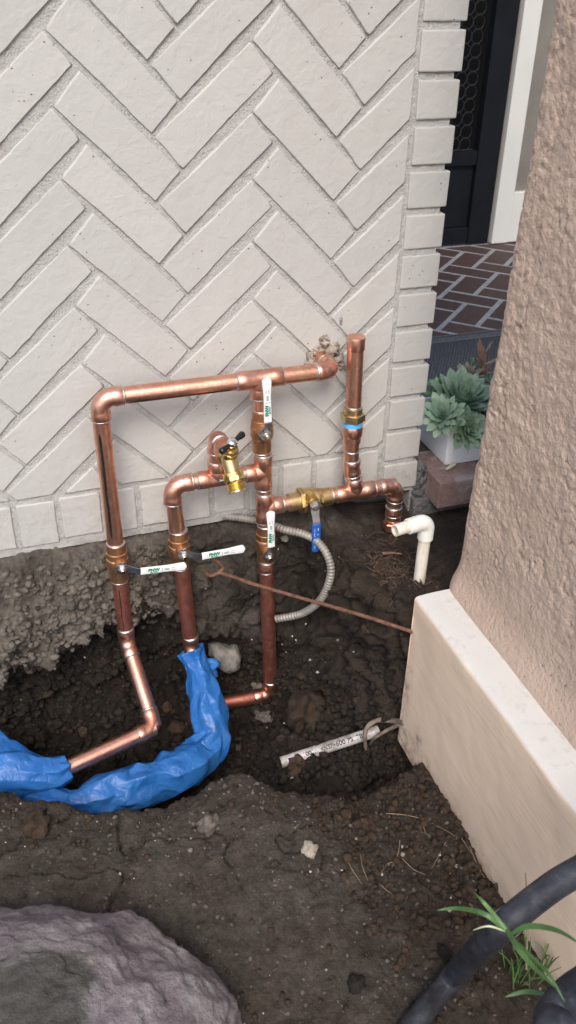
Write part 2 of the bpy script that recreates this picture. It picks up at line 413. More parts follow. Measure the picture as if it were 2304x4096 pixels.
def bez(p, n=24):
    """Catmull-Rom through points"""
    P = [Vector(q) for q in p]; out = []
    for i in range(len(P) - 1):
        a = P[max(i - 1, 0)]; b = P[i]; c = P[i + 1]; d = P[min(i + 2, len(P) - 1)]
        for k in range(n):
            t = k / n
            out.append(0.5 * ((2 * b) + (c - a) * t + (2 * a - 5 * b + 4 * c - d) * t * t + (3 * b - a - 3 * c + d) * t ** 3))
    out.append(P[-1]); return out
def box_rb(x0, x1, y0, y1, z0, z1, r=0.002, jit=0.0):
    bm = bmesh.new(); bmesh.ops.create_cube(bm, size=1)
    for v in bm.verts: v.co = Vector(((x0 + x1) / 2 + v.co.x * (x1 - x0), (y0 + y1) / 2 + v.co.y * (y1 - y0), (z0 + z1) / 2 + v.co.z * (z1 - z0)))
    if r > 0: bmesh.ops.bevel(bm, geom=list(bm.edges), offset=r, segments=2, affect='EDGES', profile=0.6)
    vs = [v.co.copy() for v in bm.verts]; bm.verts.index_update(); fs = [[v.index for v in f.verts] for f in bm.faces]; bm.free()
    if jit: vs = [v + noise.noise_vector(v * 35) * jit for v in vs]
    return vs, fs
def rock(c, s, seed, sub=3, rough=0.35, freq=1.6, flat=1.0):
    bm = bmesh.new(); bmesh.ops.create_icosphere(bm, subdivisions=sub, radius=1)
    off = Vector((seed * 3.17, seed * 7.31, seed * 1.93))
    for v in bm.verts:
        p = v.co.copy()
        k = 1 + rough * noise.fractal(p * freq + off, 0.9, 2.1, 4) - rough * 0.8 * abs(noise.noise(p * freq * 0.7 + off * 2))
        v.co = Vector((p.x * s[0], p.y * s[1], p.z * s[2] * flat)) * k
    vs = [v.co + Vector(c) for v in bm.verts]; bm.verts.index_update(); fs = [[v.index for v in f.verts] for f in bm.faces]; bm.free()
    return vs, fs
def text_mesh(s, size, origin, right, up, material, parent, name='lettering', lift=0.0004, bold=0.0):
    cu = bpy.data.curves.new('t', 'FONT'); cu.body = s; cu.size = size; cu.align_x = 'CENTER'; cu.align_y = 'CENTER'; cu.extrude = 0.00005; cu.offset = bold; cu.resolution_u = 3
    to = bpy.data.objects.new('t', cu); COL.objects.link(to); bpy.context.view_layer.update()
    me = bpy.data.meshes.new_from_object(to); bpy.data.objects.remove(to); bpy.data.curves.remove(cu)
    right = Vector(right).normalized(); up = Vector(up).normalized(); n_ = right.cross(up)
    vs = [Vector(origin) + right * v.co.x + up * v.co.y + n_ * (v.co.z + lift) for v in me.vertices]
    fs = [tuple(p.vertices) for p in me.polygons]; bpy.data.meshes.remove(me)
    return obj(name, vs, fs, material, parent)

# vectorised noise for the earth and stucco
def _hash(ix, iy, iz, s):
    h = (ix * 374761393 + iy * 668265263 + iz * 2147483647 + s * 974711) & 0xFFFFFFFF
    h = ((h ^ (h >> 13)) * 1274126177) & 0xFFFFFFFF
    h = ((h ^ (h >> 16)) * 2246822519) & 0xFFFFFFFF
    return ((h ^ (h >> 15)) & 0xFFFFFF) / float(0xFFFFFF)
def vnoise(P, s=0):
    I = np.floor(P).astype(np.int64); F = P - I; U = F * F * F * (F * (F * 6 - 15) + 10); o = 0
    for dx in (0, 1):
        for dy in (0, 1):
            for dz in (0, 1):
                wgt = (U[:, 0] if dx else 1 - U[:, 0]) * (U[:, 1] if dy else 1 - U[:, 1]) * (U[:, 2] if dz else 1 - U[:, 2])
                o = o + wgt * _hash(I[:, 0] + dx, I[:, 1] + dy, I[:, 2] + dz, s)
    return o * 2 - 1
def fbm(P, oct=4, s=0, gain=0.5):
    o = 0; a = 1.0; t = 0
    for i in range(oct): o = o + a * vnoise(P * (2.03 ** i) + i * 17.3, s + i); t += a; a *= gain
    return o / t
def worley(P, s=0):
    I = np.floor(P).astype(np.int64); best = np.full(len(P), 9.0); second = np.full(len(P), 9.0)
    for dx in (-1, 0, 1):
        for dy in (-1, 0, 1):
            for dz in (-1, 0, 1):
                c = I + np.array([dx, dy, dz])
                q = c + np.stack([_hash(c[:, 0], c[:, 1], c[:, 2], s + k) for k in (1, 2, 3)], 1)
                d = np.linalg.norm(P - q, axis=1); second = np.minimum(second, np.maximum(best, d)); best = np.minimum(best, d)
    return best, second
def grid_normals(G):
    du = np.gradient(G, axis=0); dv = np.gradient(G, axis=1); n = np.cross(du, dv); return n / (np.linalg.norm(n, axis=2, keepdims=True) + 1e-12)
def grid_faces(a, b):
    i = np.arange(a - 1)[:, None] * b + np.arange(b - 1)[None, :]
    return np.stack([i, i + 1, i + b + 1, i + b], -1).reshape(-1, 4)
def fast_obj(name, V, Fq, material, parent=None, smooth=True):
    me = bpy.data.meshes.new(name); V = np.asarray(V, np.float32); Fq = np.asarray(Fq, np.int32)
    me.vertices.add(len(V)); me.vertices.foreach_set('co', V.ravel())
    me.loops.add(Fq.size); me.loops.foreach_set('vertex_index', Fq.ravel())
    me.polygons.add(len(Fq)); me.polygons.foreach_set('loop_start', np.arange(0, Fq.size, Fq.shape[1], dtype=np.int32))
    me.update(calc_edges=True); me.validate()
    if smooth: me.polygons.foreach_set('use_smooth', np.ones(len(me.polygons), bool))
    me.materials.append(MT[material]); o = bpy.data.objects.new(name, me); COL.objects.link(o)
    if parent is not None: o.parent = parent; o.matrix_parent_inverse = Matrix.Translation(-parent.location)
    return o
def color_attr(me, name, C):
    a = me.color_attributes.new(name, 'FLOAT_COLOR', 'POINT')
    a.data.foreach_set('color', np.concatenate([C, np.ones((len(C), 1))], 1).astype(np.float32).ravel())

# ================================================================== the earth: one sheet with the trench in it
# profiles across the trench, from under the wall towards the viewer: (y, z)
PROF = {
 -0.60: [(.06, 0), (0, -.01), (-.05, -.05), (-.10, -.13), (-.10, -.20), (-.05, -.26), (-.06, -.34), (-.12, -.36), (-.17, -.35), (-.22, -.30), (-.26, -.24), (-.40, -.235), (-.85, -.25), (-1.3, -.28)],
 -0.10: [(.06, 0), (0, -.012), (-.040, -.055), (-.095, -.15), (-.105, -.205), (-.01, -.25), (.0, -.38), (-.08, -.44), (-.20, -.44), (-.285, -.37), (-.305, -.25), (-.45, -.236), (-.85, -.25), (-1.3, -.28)],
 0.02: [(.06, 0), (0, -.012), (-.030, -.055), (-.070, -.14), (-.082, -.195), (.005, -.24), (.02, -.38), (-.08, -.46), (-.25, -.465), (-.37, -.38), (-.392, -.25), (-.52, -.236), (-.85, -.25), (-1.3, -.28)],
 0.11: [(.06, 0), (0, -.015), (-.024, -.05), (-.052, -.12), (-.064, -.165), (.005, -.205), (.03, -.36), (-.06, -.47), (-.27, -.47), (-.405, -.39), (-.427, -.25), (-.54, -.232), (-.85, -.25), (-1.3, -.28)],
 0.20: [(.06, 0), (0, -.018), (-.018, -.045), (-.032, -.10), (-.036, -.145), (.015, -.18), (.035, -.34), (-.05, -.475), (-.27, -.47), (-.395, -.39), (-.418, -.245), (-.53, -.226), (-.85, -.25), (-1.3, -.28)],
 0.28: [(.06, 0), (-.002, -.018), (-.014, -.06), (-.026, -.14), (-.034, -.21), (.01, -.25), (.03, -.36), (-.06, -.475), (-.26, -.465), (-.385, -.38), (-.410, -.226), (-.50, -.206), (-.85, -.25), (-1.3, -.28)],
 0.36: [(.06, 0), (-.002, -.02), (-.014, -.06), (-.026, -.16), (-.038, -.25), (-.005, -.30), (.01, -.40), (-.09, -.485), (-.26, -.425), (-.42, -.37), (-.472, -.238), (-.56, -.226), (-.85, -.26), (-1.3, -.28)],
 0.44: [(.06, 0), (-.004, -.025), (-.022, -.07), (-.028, -.18), (-.034, -.29), (-.030, -.37), (-.035, -.455), (-.11, -.462), (-.25, -.385), (-.40, -.352), (-.50, -.265), (-.58, -.26), (-.85, -.27), (-1.3, -.29)],
 0.50: [(.06, 0), (-.006, -.025), (-.036, -.05), (-.050, -.14), (-.062, -.25), (-.080, -.34), (-.11, -.39), (-.19, -.385), (-.27, -.368), (-.40, -.378), (-.485, -.28), (-.57, -.275), (-.85, -.285), (-1.3, -.29)],
 0.555: [(.06, 0), (-.01, -.03), (-.09, -.042), (-.145, -.075), (-.165, -.17), (-.185, -.27), (-.215, -.345), (-.26, -.385), (-.30, -.40), (-.395, -.425), (-.455, -.290), (-.56, -.288), (-.85, -.30), (-1.3, -.30)],
 0.60: [(.06, -.01), (-.01, -.050), (-.16, -.040), (-.28, -.046), (-.305, -.15), (-.31, -.25), (-.315, -.33), (-.325, -.37), (-.34, -.40), (-.385, -.40), (-.43, -.30), (-.56, -.30), (-.85, -.312), (-1.3, -.31)],
 0.66: [(.06, -.03), (-.01, -.078), (-.16, -.044), (-.30, -.028), (-.36, -.06), (-.37, -.2), (-.38, -.30), (-.39, -.33), (-.40, -.34), (-.42, -.33), (-.45, -.31), (-.56, -.31), (-.85, -.315), (-1.3, -.31)],
 1.00: [(.06, -.03), (-.01, -.10), (-.16, -.065), (-.30, -.045), (-.36, -.06), (-.37, -.2), (-.38, -.30), (-.39, -.33), (-.40, -.34), (-.42, -.33), (-.45, -.31), (-.56, -.31), (-.85, -.315), (-1.3, -.31)],
}
def build_ground():
    xs = np.array(sorted(PROF)); C = np.array([PROF[x] for x in xs])
    X = np.concatenate([np.array([-60, -20, -6, -2.5, -1.5]), np.arange(-1.2, -.362, .007), np.arange(-.36, .70, .0025), np.array([.72, .76, .82, .9, 1.0, 1.3, 2.5, 6, 20, 60])])
    nseg = [6, 14, 34, 30, 28, 40, 34, 48, 44, 36, 56, 110, 60]
    T = []
    for i, k in enumerate(nseg): T += [i + j / k for j in range(k)]
    T.append(len(nseg)); T = np.array(T)
    Y = np.zeros((len(X), len(T))); Z = np.zeros_like(Y)
    Xc = np.clip(X, xs[0], xs[-1]); tt = np.arange(C.shape[1])
    CY = np.stack([np.interp(Xc, xs, C[:, j, 0]) for j in range(C.shape[1])], 1)
    CZ = np.stack([np.interp(Xc, xs, C[:, j, 1]) for j in range(C.shape[1])], 1)
    for i in range(len(X)): Y[i] = np.interp(T, tt, CY[i]); Z[i] = np.interp(T, tt, CZ[i])
    def sm(A, r, ax):
        A = A.copy()
        for _ in range(2):
            pad = [(0, 0), (0, 0)]; pad[ax] = (r, r); B = np.pad(A, pad, 'edge'); c = np.cumsum(np.insert(B, 0, 0, axis=ax), axis=ax)
            A = (np.take(c, range(2 * r + 1, c.shape[ax]), axis=ax) - np.take(c, range(0, c.shape[ax] - 2 * r - 1), axis=ax)) / (2 * r + 1)
        return A
    for A in (Y, Z): A[:] = sm(A, 5, 1)
    Z[:] = sm(Z, 4, 0); Y[:] = sm(Y, 4, 0)
    G = np.stack([np.repeat(X[:, None], len(T), 1), Y, Z], -1)
    Nn = grid_normals(G); Nn *= np.sign(Nn[..., 2:3].mean()) if abs(Nn[..., 2].mean()) > 0 else 1
    P = G.reshape(-1, 3); Nf = Nn.reshape(-1, 3); tt_ = np.tile(T, len(X))
    x, y = P[:, 0], P[:, 1]
    fore = np.clip((tt_ - 9.55) / .8, 0, 1)                       # trodden ground in front of the trench
    right = np.clip((x - .30) / .12, 0, 1)
    rough = 1.0 - fore * (0.60 - 0.32 * right)
    pit = np.clip((tt_ - 1.6 - 1.0 * (x < .3)) / .8, 0, 1) * (1 - np.clip((tt_ - 9.0) / .7, 0, 1))
    d = (0.022 + .010 * pit) * fbm(P * 9, 3, 3) * (1 - .55 * fore)
    d += (0.016 + .020 * pit) * fbm(P * 24, 4, 9) * rough
    w1, w2 = worley(P * 38 + np.stack([fbm(P * 30, 3, 40), fbm(P * 30, 3, 41), fbm(P * 30, 3, 42)], 1) * 1.1, 11); m1 = np.clip(fbm(P * 14, 2, 77) * 1.6 + .55, 0, 1)
    bankm = (1 - np.clip((x - .20) / .1, 0, 1)) * np.clip((tt_ - 1.0) / .4, 0, 1) * (1 - np.clip((tt_ - 4.6) / .4, 0, 1))
    d += (0.017 * m1 + .008 * bankm + .010 * pit) * (0.55 - w1) * rough
    wb, wb2 = worley(P * 19 + np.stack([fbm(P * 22, 3, 45), fbm(P * 22, 3, 46), fbm(P * 22, 3, 47)], 1) * 1.0, 51); d += .020 * (.5 - wb) * pit
    w3, w4 = worley(P * 95 + np.stack([fbm(P * 80, 2, 57), fbm(P * 80, 2, 58), fbm(P * 80, 2, 59)], 1) * 1.0, 21); m2 = np.clip(fbm(P * 22, 2, 55) * 1.8 + .6, 0, 1)
    d += (0.0085 * m2 + .003 * bankm) * (0.55 - w3) * np.clip(rough + .05, 0, 1)
    d += 0.0035 * fbm(P * 160, 3, 5) * np.clip(rough + .1, 0, 1)
    cr = np.abs(fbm(P * 7 + 3.1, 4, 31)); d -= 0.016 * np.exp(-(cr / .012) ** 2) * fore * np.clip(fbm(P * 4, 2, 91) * 2 + .4, 0, 1)   # drying cracks
    near = np.clip((T[None, :] - .6) / .6, 0, 1).repeat(len(X), 0).ravel()
    d *= near
    d *= np.clip(1 - (np.abs(x) - 1.0) / 3, 0.0, 1)
    P = P + Nf * d[:, None]
    # ground runs on to the horizon behind and beside the viewer
    G = P.reshape(len(X), len(T), 3)
    ext = []
    for yy in (-1.6, -2.2, -3.5, -7, -20, -60):
        e = G[:, -1].copy(); e[:, 1] = yy; e[:, 2] = -.31; ext.append(e)
    G = np.concatenate([G, np.stack(ext, 1)], 1); T2 = np.concatenate([T, np.full(6, T[-1])])
    o = fast_obj('ground', G.reshape(-1, 3), grid_faces(len(X), G.shape[1])[:, ::-1], 'soil')
    Pf = G.reshape(-1, 3); t2 = np.tile(T2, len(X)); x, y, z = Pf.T
    n1 = fbm(Pf * 11, 4, 61); n2 = fbm(Pf * 18, 4, 71)
    sm_ = lambda a, lo, hi: np.clip((a - lo) / (hi - lo), 0, 1)
    dry = (1 - sm_(x, .17, .30)) * (1 - sm_(t2, 4.1, 4.7)) * (0.75 + .5 * n1)          # crumbled dry bank by the wall
    dry += .55 * (1 - sm_(x, .40, .52)) * sm_(x, .22, .3) * (1 - sm_(t2, 3.2, 4.6)) * (0.6 + .9 * n2)
    dry += .75 * np.exp(-(((x - .55) / .10) ** 2)) * (1 - sm_(t2, 1.2, 2.0)) * (0.5 + n2)
    fore = sm_(t2, 9.6, 10.4)
    dry += fore * (.31 - .16 * sm_(x, .3, .5) + .18 * n1)
    redw = sm_(x, .46, .60) * (1 - fore * .4) * (.45 + .8 * n1) + fore * (.30 + .6 * n2)
    color_attr(o.data, 'earth', np.stack([np.clip(dry, 0, 1), np.clip(redw, 0, 1), np.zeros(len(x))], 1))
    tag(o, 'dark brown earth with an open trench dug along the brick wall', None, kind='structure')
    return o, G
ground, GG = build_ground()
NX0 = int(np.argmin(np.abs(GG[:, 200, 0] + .36)))
_g = GG[NX0 - 1:NX0 + 424:2, :-6:2]; _v = _g.reshape(-1, 3); _f = grid_faces(_g.shape[0], _g.shape[1])
BVH = BVHTree.FromPolygons([Vector(p) for p in _v], [tuple(f) for f in _f.tolist()])
def hit(u, v):                                   # where the sight line of a pixel meets the earth
    r = Vector(ray(u, v)).normalized(); h = BVH.ray_cast(Vector(CAMP), r, 5)
    return (h[0], h[1] if h[1].dot(r) < 0 else -h[1]) if h[0] else (at(u, v, z=-.3), Vector((0, 0, 1)))
def hd(u, v): return hit(u * D_, v * D_)

# ================================================================== painted brick wall
wall = thing('brick_wall', 'light grey painted brick wall laid in herringbone with a toothed corner of headers', 'brick wall', (0.0, 0.05, 0.0))
MORT = 0.0040
def clip_poly(poly, nx, nz, c):                  # keep nx*x + nz*z <= c
    out = []
    for i in range(len(poly)):
        a = poly[i]; b_ = poly[(i + 1) % len(poly)]; da = nx * a[0] + nz * a[1] - c; db = nx * b_[0] + nz * b_[1] - c
        if da <= 0: out.append(a)
        if (da < 0 < db) or (db < 0 < da): t = da / (da - db); out.append((a[0] + (b_[0] - a[0]) * t, a[1] + (b_[1] - a[1]) * t))
    return out
def area(p): return 0.5 * sum(p[i][0] * p[(i + 1) % len(p)][1] - p[(i + 1) % len(p)][0] * p[i][1] for i in range(len(p)))
def inset(p, d):
    n = len(p); L = []
    for i in range(n):
        a = Vector(p[i]); b_ = Vector(p[(i + 1) % n]); e = (b_ - a).normalized(); nrm = Vector((-e.y, e.x)); L.append((a + nrm * (d if not hasattr(d, '__len__') else d[i]), e))
    out = []
    for i in range(n):
        (p1, e1), (p2, e2) = L[i - 1], L[i]; den = e1.x * e2.y - e1.y * e2.x
        if abs(den) < 1e-6: out.append(p2.copy()); continue
        t = ((p2.x - p1.x) * e2.y - (p2.y - p1.y) * e2.x) / den; out.append(p1 + e1 * t)
    return out
def wall_brick(poly, gap, depth=0.02, front=0.0, parent=wall):
    if area(poly) < 0: poly = poly[::-1]
    # drop near-duplicate corners
    q = []
    for p in poly:
        if not q or (Vector(p) - Vector(q[-1])).length > 0.004: q.append(p)
    if (Vector(q[0]) - Vector(q[-1])).length < 0.004: q.pop()
    if len(q) < 3 or area(q) < 0.0003: return None
    gl = []
    for i in range(len(q)):
        ex, ez = q[(i + 1) % len(q)][0] - q[i][0], q[(i + 1) % len(q)][1] - q[i][1]
        gl.append(gap / 2 * (0.55 if ex * ez < -.3 * (ex * ex + ez * ez) else 1.12 if ex * ez > .3 * (ex * ex + ez * ez) else 1.0))
    r = inset(q, gl)
    if area(r) < 0.00025: return None
    sd_ = random.random() * 50; pts = []
    for i in range(len(r)):                       # worn, uneven arrises
        a = r[i]; b_ = r[(i + 1) % len(r)]; L = (b_ - a).length; k = max(2, int(L / 0.0075))
        for j in range(k): pts.append(a + (b_ - a) * (j / k))
    n = len(pts); c = sum(pts, Vector((0, 0))) / n
    def jit(p, s, amp): v = noise.noise_vector(Vector((p.x * s + sd_, p.y * s, sd_))); return Vector((v.x, v.y)) * amp
    tx, tz = random.uniform(-1, 1) * .006, random.uniform(-1, 1) * .008; off = random.uniform(-.0008, .0008)
    fy = lambda p: front + off + (p.x - c.x) * tx + (p.y - c.y) * tz
    rings = []
    for ins, dy in ((-.0006, depth), (0.0, .0028), (.0009, .0008), (.0022, 0.0)):
        ring = []
        for p in pts:
            d = (c - p); pp = p + d.normalized() * ins + jit(p, 70, .0010) + jit(p, 240, .0005)
            ring.append(Vector((pp.x, fy(p) + dy, pp.y)))
        rings.append(ring)
    vs = [v for rg in rings for v in rg]; fs = []
    for a in range(3):
        for k in range(n): fs.append((a * n + k, a * n + (k + 1) % n, (a + 1) * n + (k + 1) % n, (a + 1) * n + k))
    fs.append(tuple(3 * n + k for k in range(n)))
    o = obj('brick', vs, fs, 'brick_paint', parent, True)
    for p in o.data.polygons:
        if len(p.vertices) > 4: p.use_smooth = False
    return o
TT = 0.0957; XR = 0.6885; ZB = 0.0985
def node(x, z): return lambda k: (x, z - TT * k)
PER = 0.2905
cols = []
for m_ in range(-4, 2):
    dx = m_ * PER; dz = m_ * -.0155
    nd = lambda x, z: node(x + dx, z + dz)
    a, b_, c_, d_ = nd(.130, .818), nd(.173, .7694), nd(.2712, .677), nd(.314, .6257)
    e_, f_ = nd(.4205, .8025), nd(.459, .757)
    cols.append(('\\', a, b_, d_, c_)); cols.append(('/', c_, e_, f_, d_))
BRK = 0
for kind, p, q, r, s in cols:
    for k in range(-9, 10):
        if kind == '\\': poly = [p(k + 1), q(k), r(k), s(k + 1)]
        else: poly = [p(k), q(k), r(k), s(k)]
        if max(v[0] for v in poly) < -1.0 or min(v[1] for v in poly) > 1.36: continue
        poly = clip_poly(poly, 1, 0, XR); poly = clip_poly(poly, 0, -1, -ZB) if poly else poly
        if len(poly) < 3: continue
        if wall_brick(poly, 0.0064): BRK += 1
# course of headers on edge along the foot
xb = [-.010, .064, .143, .206, .274, .343, .411, .478, .545, .612, .684]
while xb[0] > -1.0: xb.insert(0, xb[0] - random.uniform(.066, .076))
for i in range(len(xb) - 1):
    zt = 0.0955 + random.uniform(-.003, .002); zb = random.uniform(-.004, .004)
    wall_brick([(xb[i], zb), (xb[i + 1], zb), (xb[i + 1], zt), (xb[i], zt)], 0.0095, depth=.06)
# toothed corner of stacked headers
PIT = 0.06902; zt0 = 0.8238
for i in range(-8, 12):
    zb = zt0 - PIT * i; z1 = zb + 0.0585 + random.uniform(-.0012, .0012); xl = .6935 + random.uniform(-.0015, .0015); xr = .7665 + random.uniform(-.0015, .0015)
    vs, fs = box_rb(xl, xr, -.0005 + random.uniform(-.001, .001), .12, zb + .0005, z1, .0022, .0011)
    obj('brick', vs, fs, 'brick_paint', wall, False)
vs, fs = box_rb(.6935, .7665, -.001, .12, zt0 - PIT * 12 + .002, zt0 - PIT * 12 + .0585, .0022, .0011); obj('brick', vs, fs, 'brick_paint', wall)
# mortar bed: rough sheet a finger's width behind the faces, with its thickness behind it
def mortar_bed():
    gx = np.arange(-1.02, .7615, .0045); gz = np.arange(-.012, 1.40, .0045)
    XX, ZZ = np.meshgrid(gx, gz, indexing='ij'); P = np.stack([XX.ravel(), np.zeros(XX.size), ZZ.ravel()], 1)
    yy = MORT + .0016 * fbm(P * 60, 3, 4) + .0015 * fbm(P * 190, 3, 8)
    xx = np.where(P[:, 0] > .757, .757 + .002 * fbm(P * 90, 2, 3), P[:, 0])
    V = np.stack([xx, yy, P[:, 2]], 1); a, b_ = len(gx), len(gz)
    F = grid_faces(a, b_)
    o = fast_obj('mortar_bed', V, F, 'mortar_paint', wall)
    vs, fs = box_rb(-1.02, .756, .0165, .16, -.008, 1.398, 0); obj('wall_core', vs, fs, 'mortar_paint', wall)
mortar_bed()
# broken-out hole patched around the pipe
HX, HZ = .552, .306
def patch():
    mb = MB()
    for i, (u, v, s) in enumerate([(790, 905, .016), (800, 880, .013), (815, 862, .011), (835, 880, .013), (850, 905, .012), (780, 925, .010), (812, 850, .009), (842, 868, .009), (772, 912, .008), (858, 918, .009), (822, 885, .016), (806, 915, .014)]):
        p = ad(u, v, y=0.002); mb.add(*rock(p, (s, .011, s * .9), 300 + i, 3, .6, 2.2))
    mb.build('patching_mortar', 'plaster_lump', wall, True)['label'] = 'crumbly beige mortar packed round the pipe in a broken hole'
patch()
p = ad(858, 806, y=-.001); vs, fs = rock(p, (.0035, .0012, .009), 51, 2, .5); obj('paint_flake', vs, fs, 'chip_white', wall, True)
# buried footing of the house under the bricks: rough old concrete
ft = thing('house_footing', 'rough grey concrete footing buried under the painted brick wall', 'footing', (0, .1, -.1))
gx = np.arange(-1.0, .80, .006); gz = np.arange(-.50, .012, .006); XX, ZZ = np.meshgrid(gx, gz, indexing='ij'); P = np.stack([XX.ravel(), np.zeros(XX.size), ZZ.ravel()], 1)
V = P.copy(); V[:, 1] = .048 + .014 * fbm(P * 14, 4, 2) + .007 * fbm(P * 60, 3, 6); o = fast_obj('rough_face', V, grid_faces(len(gx), len(gz)), 'old_concrete', ft)

# ================================================================== stucco pillar on its footing
pil = thing('stucco_pillar', 'tan rough stucco pillar standing on a cream painted footing', 'pillar', (.9, -.7, -.3))
def stucco():
    # outline from the far right end, round the corner, along the left face towards the viewer
    pts = []; r = .034; x0 = .683; y1 = -.318
    for t in np.linspace(0, 1, 40): pts.append((1.15 + (x0 + r - 1.15) * t, y1))
    for a in np.linspace(0, PI / 2, 16)[1:]: pts.append((x0 + r - r * math.sin(a), y1 - r + r * math.cos(a)))
    for t in np.linspace(0, 1, 240)[1:]: pts.append((x0, y1 - r + (-1.02 - (y1 - r)) * t))
    for a in np.linspace(0, PI / 2, 12)[1:]: pts.append((x0 + r - r * math.cos(a), -1.02 - r * math.sin(a)))
    for t in np.linspace(0, 1, 30)[1:]: pts.append((x0 + r + (1.15 - x0 - r) * t, -1.02 - r))
    pts = np.array(pts); zs = np.concatenate([np.arange(-.004, 1.05, .003), np.linspace(1.06, 2.4, 60)])
    tan = np.gradient(pts, axis=0); nr = np.stack([tan[:, 1], -tan[:, 0]], 1); nr /= np.linalg.norm(nr, axis=1, keepdims=True)
    if nr[100, 0] > 0: nr = -nr
    G = np.zeros((len(pts), len(zs), 3)); G[..., 0] = pts[:, 0:1]; G[..., 1] = pts[:, 1:2]; G[..., 2] = zs[None]
    Nn = np.repeat(np.concatenate([nr, np.zeros((len(nr), 1))], 1)[:, None], len(zs), 1)
    P = G.reshape(-1, 3); Nf = Nn.reshape(-1, 3); z = P[:, 2]
    rough = np.clip((z - .02) / .14, .12, 1)
    d = .003 * fbm(P * 6, 3, 2) + .0022 * fbm(P * 40, 3, 12) * rough
    w1, w2 = worley(P * 105 + fbm(P * 70, 2, 33)[:, None] * .6, 14)
    d += .0024 * (.5 - w1) * rough
    crk = np.abs(fbm(P * 30 + 9, 3, 41)); msk = np.clip(fbm(P * 16, 2, 44) * 2.4 - .25, 0, 1)
    edge = np.exp(-((P[:, 1] + .36) / .05) ** 2)
    d -= (.0045 + .0015 * edge) * np.exp(-(crk / .045) ** 2) * np.clip(msk + .5 * edge, 0, 1) * rough
    d += .012 * np.exp(-(z / .035) ** 2) + .007 * np.clip(1 - z / .3, 0, 1)   # flare at the base
    d -= .010 * np.clip((z - .3) / .7, 0, 1)
    V = P + Nf * d[:, None]
    fast_obj('stucco_shaft', V, grid_faces(len(pts), len(zs)), 'stucco', pil)
    vs, fs = box_rb(.70, 1.15, -1.02, -.36, 0, 2.395, 0); obj('pillar_core', vs, fs, 'stucco', pil)
stucco()
def footing():
    # cross-section in (x, z) with a slightly rounded top arris, swept along y
    sec = [(1.2, 0.0), (.70, 0.0), (.66, .0005), (.63, 0.0), (.6115, -.0010), (.6075, -.0022), (.6048, -.005), (.6040, -.010)]
    for z in np.linspace(-.03, -.34, 26): sec.append((.6035 + (-.30 - z) * -.004, z))
    sec = np.array(sec); ys = np.concatenate([np.linspace(-.334, -1.30, 200)])
    G = np.zeros((len(sec), len(ys), 3)); G[..., 0] = sec[:, 0:1]; G[..., 2] = sec[:, 1:2]; G[..., 1] = ys[None]
    P = G.reshape(-1, 3).copy(); top = P[:, 2] > -.0035
    d = .0016 * fbm(P * 12, 3, 5) + .0007 * fbm(P * np.array([60, 14, 90]), 3, 8)
    P[:, 0] -= np.where(top, .0012 * fbm(P * 45, 3, 7), d); P[:, 2] += np.where(top, .0012 * fbm(P * 25, 3, 9), 0)
    ridge = np.exp(-((P[:, 2] + .135 + .003 * vnoise(P * 9)) / .0022) ** 2) + .6 * np.exp(-((P[:, 2] + .145) / .0018) ** 2) + .5 * np.exp(-((P[:, 2] + .215 + .004 * vnoise(P * 7, 4)) / .002) ** 2)
    P[:, 0] -= np.where(top, 0, .0011 * ridge)
    o = fast_obj('footing', P, grid_faces(len(sec), len(ys))[:, ::-1], 'footing_paint', pil)
    tp = np.clip((P[:, 2] + .006) / .003, 0, 1); mud = .6 * np.clip((-.265 - P[:, 2]) / .05, 0, 1) + .8 * np.exp(-((P[:, 1] + .345) / .012) ** 2) * (P[:, 2] < -.15)
    mud += .95 * np.exp(-(((P[:, 1] + .405) / .012) ** 2 + ((P[:, 2] + .265) / .022) ** 2)) * 1.2
    color_attr(o.data, 'overlay', np.stack([tp, np.clip(mud, 0, 1), tp * 0], 1))  # red weights the painted sky brightness of the top, green the mud
    # far end of the footing
    vs = [(.6035, -.3345, -.34), (.604, -.3345, -.006), (.608, -.3345, -.0015), (1.2, -.3345, -.0006), (1.2, -.3345, -.34)]
    e = obj('footing_end', vs, [(0, 1, 2, 3, 4)], 'footing_paint', pil); color_attr(e.data, 'overlay', np.array([[0., .6, 0]] * 5))
footing()

